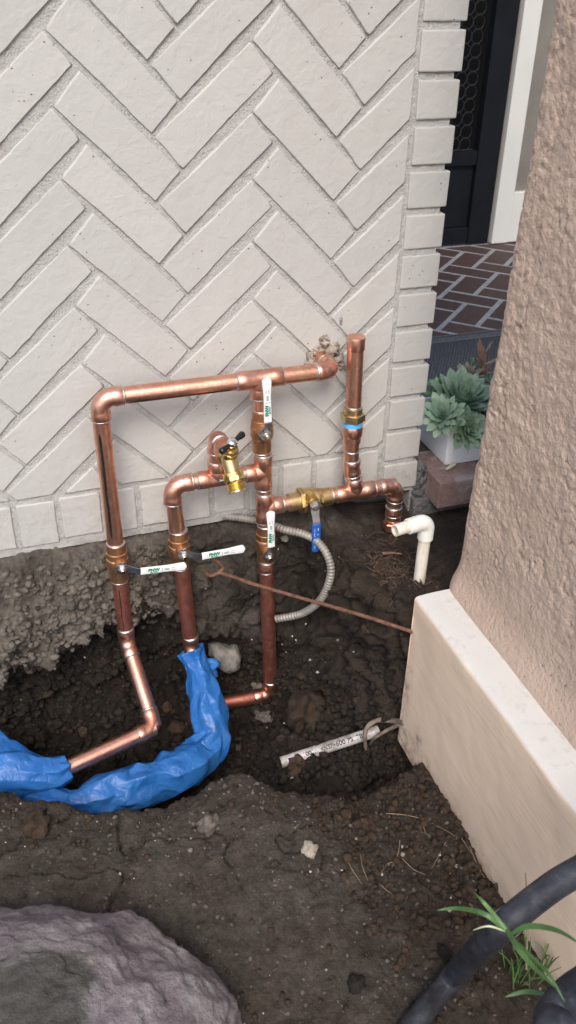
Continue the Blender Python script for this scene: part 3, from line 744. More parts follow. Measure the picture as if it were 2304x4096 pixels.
# ================================================================== porch: step, floor, mat, door
PZ = 0.03
porch = bpy.data.objects.new('porch_floor', None); COL.objects.link(porch); porch.location = (1.4, .7, PZ); tag(porch, 'dark red brick porch floor laid in herringbone', None, kind='structure')
vs, fs = box_rb(.757, 2.9, .005, 1.45, -.35, PZ - .0014, 0); obj('grout_bed', vs, fs, 'floor_grout', porch)
def porch_bricks():
    W_, g = .0855, .0155; L_ = 2 * W_
    ang = math.radians(44); u = Vector((math.cos(ang), math.sin(ang))); v = Vector((math.sin(ang), -math.cos(ang)))
    o0 = Vector((1.228, .755)); n = 0
    def quad(a, b0, lu, lv):
        q = [o0 + u * (a + g / 2) + v * (b0 + g / 2), o0 + u * (a + lu - g / 2) + v * (b0 + g / 2), o0 + u * (a + lu - g / 2) + v * (b0 + lv - g / 2), o0 + u * (a + g / 2) + v * (b0 + lv - g / 2)]
        p = [(t.x, t.y) for t in q]
        for (nx, nz, c) in ((-1, 0, -.775), (1, 0, 2.15), (0, -1, -.075), (0, 1, 1.41)):
            p = clip_poly(p, nx, nz, c) if p else p
        return p
    cells = []
    # herringbone: bricks along u and along v stepping one width at a time
    for k in range(-26, 27):
        for m_ in range(-10, 11):
            a = (k) * W_ + m_ * 2 * W_; b0 = (k) * W_ - m_ * 2 * W_
            cells.append((a, b0, L_, W_)); cells.append((a - W_, b0, W_, L_))
    for c in cells:
        p = quad(*c)
        if len(p) < 3 or abs(area(p)) < .0006: continue
        if area(p) < 0: p = p[::-1]
        q = inset(p, .0015); n_ = len(p); zz = PZ + random.uniform(-.0006, .0006)
        vs = [(x_, y_, zz - .006) for x_, y_ in p] + [(x_, y_, zz - .0007) for x_, y_ in p] + [(t.x, t.y, zz) for t in q]
        fs = [(a * n_ + k, a * n_ + (k + 1) % n_, (a + 1) * n_ + (k + 1) % n_, (a + 1) * n_ + k) for a in (0, 1) for k in range(n_)] + [tuple(2 * n_ + k for k in range(n_))]
        obj('brick', vs, fs, 'floor_brick', porch); n += 1
    return n
NB = porch_bricks()
step = thing('porch_step', 'worn red brick step edge of the porch on grey blocks', 'step', (.9, 0, -.1))
xs_ = .79
for i in range(6):
    w_ = .104 if i else .107
    vs, fs = box_rb(xs_, xs_ + w_, -.057 + random.uniform(-.003, .003), .066, -.029, PZ + .001, .003, .0022); obj('brick', vs, fs, 'step_brick', step); xs_ += w_ + .012
vs, fs = box_rb(.792, 1.5, -.050, .06, -.026, PZ - .003, 0); obj('mortar_joints', vs, fs, 'floor_grout', step)
for i, x0 in enumerate((.905, 1.02)):
    vs, fs = box_rb(x0, x0 + .10, -.085, .02, -.115, -.034, .003, .002); obj('brick', vs, fs, 'step_brick', step)
vs, fs = box_rb(.76, 1.5, -.018, .06, -.20, -.030, .004, .006); obj('block_course', vs, fs, 'grey_block', step)
mb = MB()
for i, (u, v, s) in enumerate([(1052, 1185, .016), (1050, 1205, .018), (1056, 1170, .012), (1062, 1195, .014), (1046, 1228, .017), (1062, 1222, .016), (1075, 1215, .018), (1085, 1230, .018), (1060, 1245, .016), (1100, 1245, .014)]):
    mb.add(*rock(ad(u, v, y=.012), (s, .02, s * 1.1), 80 + i, 3, .5))
mb.build('mortar_lumps', 'grey_block', step, True)

dm = thing('door_mat', 'dark grey ribbed woven mat lying on the brick porch', 'mat', (1.2, .4, PZ))
def doormat():
    x0, x1, y0, y1 = .84, 1.75, .20, .632; mb = MB(); z0 = PZ + .0025
    vs, fs = box_rb(x0, x1, y0, y1, z0, z0 + .006, .001); mb.add(vs, fs); mb.build('backing', 'woven_mat', dm)
    mb = MB(); n = 0; d = Vector((math.cos(math.radians(58)), math.sin(math.radians(58))))
    s = -1.0
    while s < 1.6:                                  # slanting cords
        a = Vector((x0 + s, y0)); pts = []
        L = (y1 - .05 - y0) / d.y; p0 = a; p1 = a + d * L
        if p1.x > x0 and p0.x < x1:
            t0 = max(0, (x0 - p0.x) / d.x) if p0.x < x0 else 0; t1 = min(L, (x1 - p0.x) / d.x)
            if t1 > t0 + .01:
                q0 = p0 + d * t0; q1 = p0 + d * t1
                mb.add(*tube([(q0.x, q0.y, z0 + .0065), ((q0.x + q1.x) / 2, (q0.y + q1.y) / 2, z0 + .0067), (q1.x, q1.y, z0 + .0065)], .0024, 6))
        s += .0088
    mb.build('cords', 'woven_mat', dm, True)
    for yy in (y1 - .006, y1 - .045):
        mb = MB(); k = 0
        x = x0
        while x < x1: mb.add(*tube([(x, yy, z0 + .0075), (x + .0035, yy + .001, z0 + .0095), (x + .0075, yy, z0 + .0075)], .0016, 6)); x += .0085
        mb.build('stitching', 'mat_thread', dm, True)
doormat()

YD = 1.43
door = thing('security_door', 'black metal security screen door with octagon mesh and kick panel', 'door', (1.45, YD, PZ))
def dbox(name, x0, x1, z0, z1, y0, y1, m='door_black', par=door, r=.002):
    vs, fs = box_rb(x0, x1, y0, y1, z0, z1, r); return obj(name, vs, fs, m, par)
dbox('stile', 1.650, 1.732, PZ + .004, 2.05, YD - .012, YD + .03)
dbox('stile', 1.02, 1.10, PZ + .004, 2.05, YD - .012, YD + .03)
dbox('rail', 1.102, 1.648, PZ + .006, .092, YD - .010, YD + .028)
dbox('rail', 1.102, 1.648, .300, .345, YD - .010, YD + .028)
dbox('rail', 1.102, 1.648, 1.97, 2.05, YD - .010, YD + .028)
dbox('kick_panel', 1.102, 1.648, .093, .299, YD + .004, YD + .02)
dbox('backing_panel', 1.102, 1.648, .346, 1.969, YD + .022, YD + .027, 'dark_bore')
def lattice():
    mb = MB(); s = .040; h = .0095
    for ix in range(0, 14):
        for iz in range(0, 41):
            cx = 1.120 + s * ix; cz = .366 + s * iz
            if cx + s / 2 > 1.652 or cz + s / 2 > 1.97: continue
            a = s / 2 - h * .15; c = a - h
            P = [(cx - c, cz - a), (cx + c, cz - a), (cx + a, cz - c), (cx + a, cz + c), (cx + c, cz + a), (cx - c, cz + a), (cx - a, cz + c), (cx - a, cz - c)]
            for k in range(8):
                p, q = P[k], P[(k + 1) % 8]; mb.add(*tube([(p[0], YD - .002, p[1]), (q[0], YD - .002, q[1])], .0013, 4, False))
    mb.build('screen_mesh', 'door_mesh', door)
lattice()
hw = thing('porch_wall', 'white wood trim and taupe panel beside the black door', 'wall', (2.1, 1.46, PZ))
dbox('door_casing', 1.738, 1.803, PZ + .003, 2.2, YD - .03, YD + .06, 'trim_white', hw, .003)
dbox('base_board', 1.804, 2.9, PZ + .003, .205, YD - .026, YD + .06, 'trim_white', hw, .003)
dbox('panel', 1.804, 2.9, .206, 2.2, YD - .004, YD + .06, 'panel_taupe', hw, .001)
dbox('head_board', .80, 2.9, 2.201, 2.5, YD - .03, YD + .06, 'trim_white', hw, .003)
dbox('side_panel', .757, 1.015, PZ + .003, 2.2, YD - .02, YD + .06, 'trim_white', hw, .003)
dbox('jamb_strip', 1.7325, 1.7375, PZ + .004, 2.05, YD + .0, YD + .03, 'brass_dull', hw, 0)  # thin brass strip filling the gap between door and casing

# ================================================================== copper manifold
RP, RF = 0.0143, 0.0163
YP = -0.060
man = thing('copper_manifold', 'soldered copper pipe manifold with ball valves standing against the painted brick wall', 'pipework', (.42, YP, -.42))
def part(name, vf, m, parent=man, ang=35):
    o = obj(name, vf[0], vf[1], m, parent); return shade_auto(o, ang)
def pipe(a, b_, r=RP, m='copper_tube', name='pipe', parent=man):
    return part(name, tube([a, Vector(a).lerp(Vector(b_), .5), b_], r, 28), m, parent)
def ring(c, d, r=RF, parent=man, wd=.0019):
    c = Vector(c); d = Vector(d).normalized(); wd *= random.uniform(.65, 1.25); r *= random.uniform(.992, 1.008); d = (d + Vector((random.uniform(-1, 1), random.uniform(-1, 1), random.uniform(-1, 1))) * .05).normalized()
    return part('solder_ring', lathe(c - d * wd, d, [(0, r * .92), (wd * .5, r * 1.0), (wd, r * 1.028), (wd * 1.5, r * 1.0), (wd * 2.2, r * .88)], 28), 'solder', parent, 60)
def elbow(c, d1, d2, R=0.020, cup=.021, r=RF, m='copper_fitting', rings=True):
    """d1, d2: directions from the corner along both legs"""
    c, d1, d2 = Vector(c), Vector(d1).normalized(), Vector(d2).normalized()
    th = d1.angle(d2); tl = R / math.tan(th / 2); a = c + d1 * tl; b_ = c + d2 * tl
    bis = (d1 + d2).normalized(); ctr = c + bis * (R / math.sin(th / 2))
    v0 = a - ctr; ax = v0.cross(b_ - ctr).normalized(); sweep = PI - th; P = [a + d1 * cup, a + d1 * (cup - .0008), a + d1 * .004, a + d1 * .0012]; rr = [r * .97, r, r, r * .955]
    for k in range(0, 13):
        P.append(ctr + Matrix.Rotation(sweep * k / 12, 3, ax) @ v0); rr.append(r * .95)
    P += [b_ + d2 * .0012, b_ + d2 * .004, b_ + d2 * (cup - .0008), b_ + d2 * cup]; rr += [r * .955, r, r, r * .97]
    o = part('elbow', tube(P, rr, 28), m)
    if rings: ring(a + d1 * (cup + .0005), d1, r, o); ring(b_ + d2 * (cup + .0005), d2, r, o)
    return o
def tee(c, d, br, half=.034, bl=.034, r=RF, m='copper_fitting', rb=None):
    c, d, br = Vector(c), Vector(d).normalized(), Vector(br).normalized(); rb = rb or r
    prof = [(0, r * .97), (.0008, r), (.018, r), (.0205, r * .955), (2 * half - .0205, r * .955), (2 * half - .018, r), (2 * half - .0008, r), (2 * half, r * .97)]
    mb = MB(); mb.add(*lathe(c - d * half, d, prof, 28))
    mb.add(*lathe(c, br, [(0, rb * .95), (r * .75, rb * 1.04), (r * 1.05, rb * .965), (bl - .019, rb * .955), (bl - .0165, rb), (bl - .0008, rb), (bl, rb * .97)], 28))
    o = part('tee', (mb.v, mb.f), m); ring(c - d * (half + .0005), -d, r, o); ring(c + d * (half + .0005), d, r, o); ring(c + br * (bl + .0005), br, rb, o)
    return o
def coupling(c, d, L=.04, r=RF, m='copper_fitting'):
    c, d = Vector(c), Vector(d).normalized()
    o = part('coupling', lathe(c - d * L / 2, d, [(0, r * .97), (.001, r), (L * .47, r), (L * .48, r * .965), (L * .52, r * .965), (L * .53, r), (L - .001, r), (L, r * .97)], 28), m)
    ring(c - d * (L / 2), -d, r, o); ring(c + d * (L / 2), d, r, o); return o
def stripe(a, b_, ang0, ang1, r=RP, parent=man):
    """thin dark band laid along a tube, with frayed ends"""
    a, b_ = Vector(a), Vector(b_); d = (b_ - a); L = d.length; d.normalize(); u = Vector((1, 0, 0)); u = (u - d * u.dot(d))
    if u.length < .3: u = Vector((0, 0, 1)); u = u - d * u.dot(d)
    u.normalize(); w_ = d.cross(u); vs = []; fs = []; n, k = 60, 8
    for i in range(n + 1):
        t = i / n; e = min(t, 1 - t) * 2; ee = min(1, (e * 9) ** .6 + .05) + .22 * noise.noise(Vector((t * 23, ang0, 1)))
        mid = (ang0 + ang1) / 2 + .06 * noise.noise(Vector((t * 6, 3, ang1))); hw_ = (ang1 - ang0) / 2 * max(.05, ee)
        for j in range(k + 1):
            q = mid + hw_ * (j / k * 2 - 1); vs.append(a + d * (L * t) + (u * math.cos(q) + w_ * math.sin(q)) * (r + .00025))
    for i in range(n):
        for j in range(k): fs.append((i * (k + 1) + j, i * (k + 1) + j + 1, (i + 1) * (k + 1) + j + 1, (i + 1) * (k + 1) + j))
    o = obj('dark_stripe', vs, fs, 'mark_black', parent, True); return o
X_, Z_ = Vector((1, 0, 0)), Vector((0, 0, 1)); F_ = Vector((0, -1, 0))
def V3(x, z, y=YP): return Vector((x, y, z))
XM = lambda z: .4238 - .0345 * (z - .12)          # the middle riser leans a touch
XL = lambda z: .1485 - .012 * (z - .2)
X2 = lambda z: .2585 - .052 * (z - .09)
# --- top run
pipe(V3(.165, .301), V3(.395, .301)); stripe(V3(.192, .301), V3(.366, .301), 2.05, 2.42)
elbow(V3(.1485, .301), X_, -Z_, .021, .016)
tee(V3(.416, .301), X_, -Z_, .040, .034)
pipe(V3(.45, .301), V3(.525, .301))
elbow(V3(.548, .301), -X_, (0, 1, 0), .018, .012)
pipe(V3(.548, .301, -.045), V3(.548, .301, .06))
# --- left riser
pl0, pl1 = V3(XL(.285), .285), V3(XL(-.2), -.2)
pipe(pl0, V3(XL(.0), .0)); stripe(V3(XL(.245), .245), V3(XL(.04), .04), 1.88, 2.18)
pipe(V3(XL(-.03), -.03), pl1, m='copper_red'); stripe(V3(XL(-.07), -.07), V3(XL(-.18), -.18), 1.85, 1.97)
# --- middle riser
pipe(V3(XM(.28), .28), V3(XM(.22), .22)); pipe(V3(XM(.19), .19), V3(XM(.0), .0)); pipe(V3(XM(-.06), -.06), V3(XM(-.41), -.41), m='copper_red')
tee(V3(XM(.121), .121), Z_, -X_, .034, .034); tee(V3(XM(.045), .045), Z_, X_, .030, .034)
coupling(V3(XM(-.09), -.088), Z_, .022)
bl = V3(XM(-.425), -.425); elbow(bl, Z_, -X_, .02, .018)
pipe(bl - X_ * .03, bl + Vector((-.17, 0, .008)), m='copper_red')
elbow(bl + Vector((-.165, 0, .008)), X_, (-.1, -.25, -1), .02, .018); pipe(bl + Vector((-.166, -.008, -.01)), bl + Vector((-.18, -.02, -.10)))
# --- second riser and cross run to the hose tap
pipe(V3(X2(.105), .105), V3(X2(.02), .02)); elbow(V3(X2(.122), .122), X_, -Z_, .022, .014)
pipe(V3(.28, .122), V3(XM(.12) - .03, .122)); tee(V3(.3385, .122), X_, Z_, .036, .034)
pipe(V3(X2(-.02), -.02), V3(X2(-.245), -.245), m='copper_red')
pipe(V3(.3385, .15), V3(.3385, .195)); elbow(V3(.3385, .205), -Z_, F_, .020, .010); pipe(V3(.3385, .205, -.085), V3(.3385, .205, -.118))
part('female_adapter', lathe(V3(.3385, .205, -.104), F_, [(0, RF), (.012, RF), (.014, .0185), (.027, .0185)], 28), 'copper_fitting')
# --- right run
pipe(V3(XM(.045) + .02, .046), V3(.69, .046))
tee(V3(.606, .046), X_, (-.15, 0, 1), .038, .030)
elbow(V3(.6915, .046), -X_, -Z_, .021, .012)
pipe(V3(.6915, .02), V3(.6915, -.035)); coupling(V3(.6915, -.012), Z_, .018)
part('hex_cap', lathe(V3(.6915, -.056), Z_, [(0, .014, 6), (.002, .0165, 6), (.017, .0165, 6), (.019, .0145, 6), (.024, .0155)], 36), 'copper_fitting', man, 25)
# --- capped standpipe
q0, q1 = V3(.6005, .082), V3(.594, .112)
pipe(V3(.603, .07), q1 + Vector((-.001, 0, .005)), RP); elbow(V3(.5955, .101), (.2, 0, -1), (0, 0, 1), .03, .012)
pipe(V3(.5945, .11), V3(.592, .165)); ring(V3(.5935, .137), Z_, RP * 1.06)
part('male_adapter', lathe(V3(.5925, .155), Z_, [(0, RF), (.012, RF), (.015, .0185), (.030, .0185, 8), (.034, .0175)], 32), 'copper_fitting')
part('thread_tape', lathe(V3(.592, .188), Z_, [(0, .0165), (.001, .0178), (.009, .0176), (.010, .0165)], 28), 'blue_tape')['label'] = 'light blue thread sealing tape'
part('union_nut', lathe(V3(.5918, .198), Z_, [(0, .017, 6), (.0015, .0192, 6), (.014, .0192, 6), (.0155, .017), (.026, .0168), (.027, .0155)], 36), 'brass_dull', man, 25)
ring(V3(.5915, .226), Z_, RP * 1.05)
pipe(V3(.5918, .21), V3(.5885, .345)); part('end_cap', lathe(V3(.5888, .334), Z_, [(0, RF * .95), (.0008, RF * .975), (.0222, RF * .975), (.0232, RF * .95), (.0234, RF * .91)], 28), 'copper_tube')
# --- ball valves
TABS = -1
def grip(piv, tip, y_p, y_g, parent, m, start, w0, w1, w2):
    """flat lever from pivot to tip, steel part then dipped grip"""
    piv, tip = Vector(piv), Vector(tip); d = tip - piv; L = d.length; d.normalize(); s = Vector((d.z, 0, -d.x)) ; nrm = Vector((0, -1, 0))
    def plate(name, outl, th, lift, mt, bev):
        bm = bmesh.new(); vv = []
        for t, h in outl: vv.append((t, h))
        top = [bm.verts.new(piv + d * t + s * h + nrm * (lift(t) + th)) for t, h in vv]; bot = [bm.verts.new(piv + d * t + s * h + nrm * lift(t)) for t, h in vv]
        n = len(vv); bm.faces.new(top); bm.faces.new(bot[::-1])
        for k in range(n): bm.faces.new((top[k], bot[k], bot[(k + 1) % n], top[(k + 1) % n]))
        bmesh.ops.recalc_face_normals(bm, faces=bm.faces)
        if bev:
            ed = [e for e in bm.edges if len(e.link_faces) == 2 and e.calc_face_angle(0) > .8 and (e.verts[0] in top) == (e.verts[1] in top)]
            bmesh.ops.bevel(bm, geom=ed, offset=bev, segments=3, affect='EDGES', profile=.5)
        bm.verts.index_update(); vs = [v.co.copy() for v in bm.verts]; fs = [[v.index for v in f.verts] for f in bm.faces]; bm.free()
        return part(name, (vs, fs), mt, parent, 50)
    rise = y_p - y_g
    lift = lambda t: rise * min(1, max(0, (t - .008) / (start - .010)))
    # outline along the lever
    ts = np.linspace(.0, start + .008, 12); wd = [.0088 + (w0 * .82 - .0088) * min(1, max(0, (t - .004) / .016)) for t in ts]
    st_ = [(-.0098, .0050), (-.0070, .0082), (-.003, .0090)] + list(zip(ts, wd)); vs = []; fs = []
    for t, h in st_:
        for hh in (h, -h):
            for k in (0, .0022): vs.append(piv + d * t + s * hh + nrm * (lift(t) + k))
    for i in range(len(st_) - 1):
        o_ = i * 4
        fs += [(o_ + 1, o_ + 3, o_ + 7, o_ + 5), (o_, o_ + 4, o_ + 6, o_ + 2), (o_, o_ + 1, o_ + 5, o_ + 4), (o_ + 2, o_ + 6, o_ + 7, o_ + 3)]
    e_ = (len(st_) - 1) * 4; fs += [(0, 2, 3, 1), (e_, e_ + 1, e_ + 3, e_ + 2)]
    # the small stop tab beside the nut
    k = len(vs); tab = [(-.006, .006), (-.001, .0125), (.004, .0140), (.0045, .0115), (.002, .0085)]
    for t, h in tab:
        for q in (0, .0022): vs.append(piv + d * t + s * h * TABS + nrm * (q + .0002))
    n5 = len(tab); fs += [tuple(k + 2 * i + 1 for i in range(n5)), tuple(k + 2 * i for i in range(n5))[::-1]] + [(k + 2 * i, k + 2 * ((i + 1) % n5), k + 2 * ((i + 1) % n5) + 1, k + 2 * i + 1) for i in range(n5)]
    part('lever', (vs, fs), 'steel_zinc', parent, 25)
    g0 = start; ts = np.linspace(0, 1, 26); outl = []
    def wf(t):
        b0 = w0 + (w1 - w0) * min(1, t / .55); q = max(0, (t - .55) / .38); b0 += (w2 - w1) * (q * q * (3 - 2 * q) if q < 1 else 1)
        if t > .93: b0 *= math.sqrt(max(0.02, 1 - ((t - .93) / .07) ** 2))
        return b0
    up = [(g0 + (L - g0) * t, wf(t)) for t in ts]; outl = [(t, h) for t, h in up] + [(t, -h) for t, h in up[::-1]]
    plate('grip', outl, .0052, lambda t: rise - .0015, m, .0017)
    return piv, d, s, L, rise
def ball_valve(cz, xf, piv_px, tip_px, body='bronze', start=.030):
    c = V3(xf(cz), cz); H = .080
    prof = [(0, .0155), (.001, .0168), (.017, .0170), (.018, .0182, 8), (.028, .0182, 8), (.0295, .0176), (.031, .0196), (.034, .0204), (.048, .0204), (.051, .0192), (.053, .0176), (.055, .0168), (.079, .0166), (.080, .0155)]
    prof = [(H - s, *r) for s, *r in prof][::-1]
    o = part('ball_valve', lathe(c - Z_ * H / 2, Z_, prof, 40), body, man, 22)
    ring(c + Z_ * (H / 2), Z_, .0165, o); ring(c - Z_ * (H / 2), -Z_, .0165, o, .0016)
    piv = ad(*piv_px, y=YP - .033); st = Vector((piv.x, YP - .012, piv.z))
    part('stem_boss', lathe(st, F_, [(0, .0115), (.014, .0105), (.0165, .0095), (.017, .006), (.030, .005), (.031, .004)], 24), body, o, 30)
    tip = ad(*tip_px, y=YP - .048); tip = Vector((tip.x, piv.y, tip.z))
    pv, d, s, L, rise = grip(piv, tip, YP - .033, YP - .046, o, 'white_vinyl', start, .0068, .0062, .0080)
    part('lock_nut', lathe(piv + F_ * .0022, F_, [(0, .0066, 6), (.0045, .0066, 6), (.0055, .0055)], 36), 'steel_zinc', o, 25)
    part('stem_end', lathe(piv + F_ * .005, F_, [(0, .0036), (.006, .0034), (.0065, .0028)], 16), 'chrome', o)
    yt = pv + F_ * (rise - .0015 + .0052)
    up = Vector((-d.z, 0, d.x)); up = up if True else s
    mid = lambda t: yt + d * (start + (L - start) * t)
    text_mesh('FNW', .0088, mid(.28) + up * .0014, d, up, 'green_print', o, bold=.0006)
    text_mesh('600 WOG', .0030, mid(.28) - up * .0034, d, up, 'green_print', o, bold=.0002)
    text_mesh('OO', .0052, mid(.56), d, up, 'green_print', o, bold=.0002)
    text_mesh('1  N', .0022, mid(.12), up, -d, 'grey_print', o); text_mesh('OPEN', .0022, mid(.70) + up * .0022, d, up, 'grey_print', o); text_mesh('CLOSE', .0022, mid(.70) - up * .0022, d, up, 'grey_print', o)
    text_mesh('150 WSP', .0022, mid(.46), up, -d, 'grey_print', o)
    return o
ball_valve(.203, XM, (669, 1093), (671, 951))['label'] = 'bronze ball valve on the middle riser just under the top tee, white lever straight up'
ball_valve(-.034, XM, (677, 1399), (681, 1286))['label'] = 'bronze ball valve low on the middle riser, white lever straight up'
ball_valve(-.014, X2, (462, 1396), (617, 1380))['label'] = 'bronze ball valve below the hose tap run, white lever out sideways'
ball_valve(-.019, XL, (307, 1431), (470, 1424))['label'] = 'bronze ball valve on the outer riser, white lever out sideways'
# --- horizontal brass valve with the hanging blue handle
def blue_valve():
    c = Vector((.492, YP, .046))
    prof = [(0, .0155), (.001, .0172), (.020, .0172), (.021, .021, 6), (.027, .021, 6), (.028, .0235), (.031, .0240), (.034, .0222), (.055, .0218), (.057, .0200), (.060, .0196), (.061, .0182, 8), (.064, .0182, 8), (.065, .0176), (.084, .0172), (.085, .0160)]
    o = part('ball_valve', lathe(c - X_ * .020, X_, prof, 48), 'brass_dull', man, 22); o['label'] = 'large brass ball valve on the level run, blue handle hanging down'
    ring(c + X_ * (-.0205), -X_, .0165, o); ring(c + X_ * .0655, X_, .0165, o)
    piv = ad(792, 1272, y=YP - .040); st = Vector((piv.x, YP - .006, piv.z))
    part('stem_boss', lathe(st, F_, [(0, .0125), (.020, .0125), (.022, .0115), (.026, .0108), (.027, .008), (.036, .007)], 28), 'brass_yellow', o, 30)
    tip = ad(794, 1387, y=YP - .048); tip = Vector((tip.x, piv.y, tip.z))
    pv, d, s, L, rise = grip(piv, tip, YP - .038, YP - .046, o, 'blue_vinyl', .034, .0082, .0082, .0080)
    part('lock_nut', lathe(piv + F_ * .0022, F_, [(0, .0068, 6), (.005, .0066, 6), (.0055, .0058), (.007, .0052), (.0072, .004)], 36), 'solder', o, 25)
    yt = pv + F_ * (rise - .0015 + .0052); up = Vector((-d.z, 0, d.x)); g = lambda t: yt + d * (.034 + (L - .034) * t)
    for t, k, tx, sz in ((.18, .35, 'NSF', .0036), (.20, -.5, 'WOG', .003), (.36, .3, 'O', .0042), (.36, -.5, '600 PSI', .0028), (.52, .35, 'O', .0042), (.55, -.45, 'CWP', .0030), (.66, -.1, 'LF', .0036), (.76, .4, '200 CWP', .0027), (.80, -.4, 'ANSI 61', .0027)):
        text_mesh(tx, sz, g(t) + up * (k * .008), d, up, 'white_print', o)
    text_mesh('NSF', .003, g(.93), -up, d * -1, 'white_print', o)
blue_valve()
# --- hose tap with black tee handle
def hose_tap():
    o = part('hose_tap', lathe(V3(.3385, .205, -.124), F_, [(0, .0145), (.004, .016, 6), (.010, .016, 6), (.012, .0125), (.024, .0125)], 36), 'brass_dull', man, 25); o['label'] = 'brass hose tap with a threaded outlet and black tee handle'
    k = V3(.3385, .205, -.140)
    ov = Vector((.10, -.52, -.84)).normalized(); uv = Vector((.05, -.40, .92)).normalized()
    part('spout', lathe(k - ov * .006, ov, [(0, .010), (.004, .0135), (.018, .0135), (.026, .0130), (.030, .0130)], 28), 'brass_dull', o)
    e = k + ov * .024
    part('outlet_collar', lathe(e, ov, [(0, .0150), (.001, .0172), (.006, .0176), (.007, .0172, 8), (.014, .0172, 8), (.015, .0166), (.018, .0160)], 40), 'brass_yellow', o, 25)
    pr = [(0, .0152)]
    for i in range(5): pr += [(.0012 + i * .0026, .0156), (.0022 + i * .0026, .0144)]
    pr += [(.0152, .0150), (.0158, .0140)]; part('outlet_thread', lathe(e + ov * .018, ov, pr, 32), 'brass_yellow', o, 60)
    part('outlet_washer', lathe(e + ov * .0332, ov, [(0, .0112), (.0012, .0110), (.0013, .0070)], 28, caps=False), 'white_seal', o)
    part('outlet_bore', lathe(e + ov * .0334, ov, [(0, .0069), (.0006, .0068)], 24), 'dark_bore', o)
    s0 = k + uv * .004
    part('bonnet', lathe(s0, uv, [(0, .0125), (.008, .0122), (.010, .0135), (.013, .0135), (.0135, .0118, 6), (.021, .0118, 6), (.022, .008), (.030, .0068)], 36), 'brass_yellow', o, 25)
    hc = s0 + uv * .034
    part('handle_hub', lathe(hc - uv * .006, uv, [(0, .006), (.002, .0084), (.008, .0088), (.0115, .0070), (.0130, .0035)], 24), 'chrome', o, 60)
    hd_ = Vector((.80, .46, .32)); hd_ = (hd_ - uv * hd_.dot(uv)).normalized()
    for sgn in (-1, 1):
        P = [hc + hd_ * sgn * t for t in (.004, .009, .015, .021, .026, .0285, .0295)]
        part('handle_wing', tube(P, [.0032, .0036, .0044, .0056, .0060, .0046, .002], 16), 'black_plastic', o, 60)
    sc_ = e + ov * .012 - X_ * .017; part('set_screw', lathe(sc_, -X_, [(0, .002), (.005, .002), (.0055, .003), (.008, .003)], 12), 'steel_zinc', o)
hose_tap()
# --- buried legs
l45 = V3(XL(-.205), -.205); e2 = Vector((.171, -.203, -.300)); dl = (e2 - l45).normalized()
elbow(l45, Z_, dl, .03, .016)
pipe(l45 + dl * .012, e2)
run_end = Vector((-.004, -.247, -.306)); dr = (run_end - e2).normalized()
elbow(e2, -dl, dr, .022, .014); pipe(e2, run_end + dr * .012)
s45 = V3(X2(-.25), -.25); t2 = Vector((.278, -.185, -.350)); ds = (t2 - s45).normalized()
elbow(s45, Z_, ds, .03, .012); pipe(s45, t2 - ds * .01)

# ================================================================== blue plastic sleeves
def sleeve(name, path, rad, label, seed, seg=14, jit=.15, sub=3):
    """coarse crumpled tube; random creases sharpen some folds when it is subdivided"""
    r_ = np.random.default_rng(seed); P = bez(path, 40); L = [0.0]
    for i in range(1, len(P)): L.append(L[-1] + (P[i] - P[i - 1]).length)
    Pn = np.array([tuple(p) for p in P]); k = max(6, int(L[-1] / .018)); ss = np.linspace(0, L[-1], k); ss[1:-1] += r_.uniform(-.004, .004, k - 2)
    Q = [Vector([np.interp(t, L, Pn[:, j]) for j in range(3)]) for t in ss]; R = np.interp(ss / L[-1], np.linspace(0, 1, len(rad)), rad)
    vs, fs = tube(Q, list(R), seg, caps=False); V = [Vector(v) for v in vs]
    w_ = r_.uniform(-1, 1, seg); fold = np.where(np.arange(seg) % 2 == 0, 1.0, -.75)
    for i in range(k):
        w_ = .62 * w_ + .62 * r_.uniform(-1, 1, seg)                     # folds run on along the sleeve
        if r_.random() < .16: fold = np.roll(fold, 1)
        sq = .10 * r_.uniform(-1, 1)
        for j in range(seg):
            v = V[i * seg + j]; c = Q[i]; o_ = v - c; f = 1 + jit * w_[j] + .085 * fold[j] + sq
            f = max(f, .0166 / R[i]) if R[i] > .0168 else 1.0
            V[i * seg + j] = c + o_ * f + Vector(r_.uniform(-1, 1, 3)) * R[i] * .085
    bm = bmesh.new(); bv = [bm.verts.new(v) for v in V]; cl = bm.edges.layers.float.new('crease_edge')
    for f in fs:
        a_, b_, c_, d_ = [bv[q] for q in f]
        if r_.random() < .5: bm.faces.new((a_, b_, c_)); bm.faces.new((a_, c_, d_))
        else: bm.faces.new((a_, b_, d_)); bm.faces.new((b_, c_, d_))
    bm.verts.index_update()
    for e in bm.edges:
        same = e.verts[0].index // seg == e.verts[1].index // seg
        e[cl] = float(r_.choice([0, .3, .6], p=[.75, .18, .07])) if same else float(r_.choice([0, .4, .7, .95], p=[.30, .15, .25, .30]))
    me = bpy.data.meshes.new(name); bm.to_mesh(me); bm.free(); me.materials.append(MT['blue_plastic'])
    me.polygons.foreach_set('use_smooth', [True] * len(me.polygons))
    o = bpy.data.objects.new(name, me); COL.objects.link(o); tag(o, label, 'plastic sleeve')
    md = o.modifiers.new('s', 'SUBSURF'); md.levels = sub; md.render_levels = sub
    md = o.modifiers.new('t', 'SOLIDIFY'); md.thickness = .0006
    return o
b0 = s45 + ds * .022
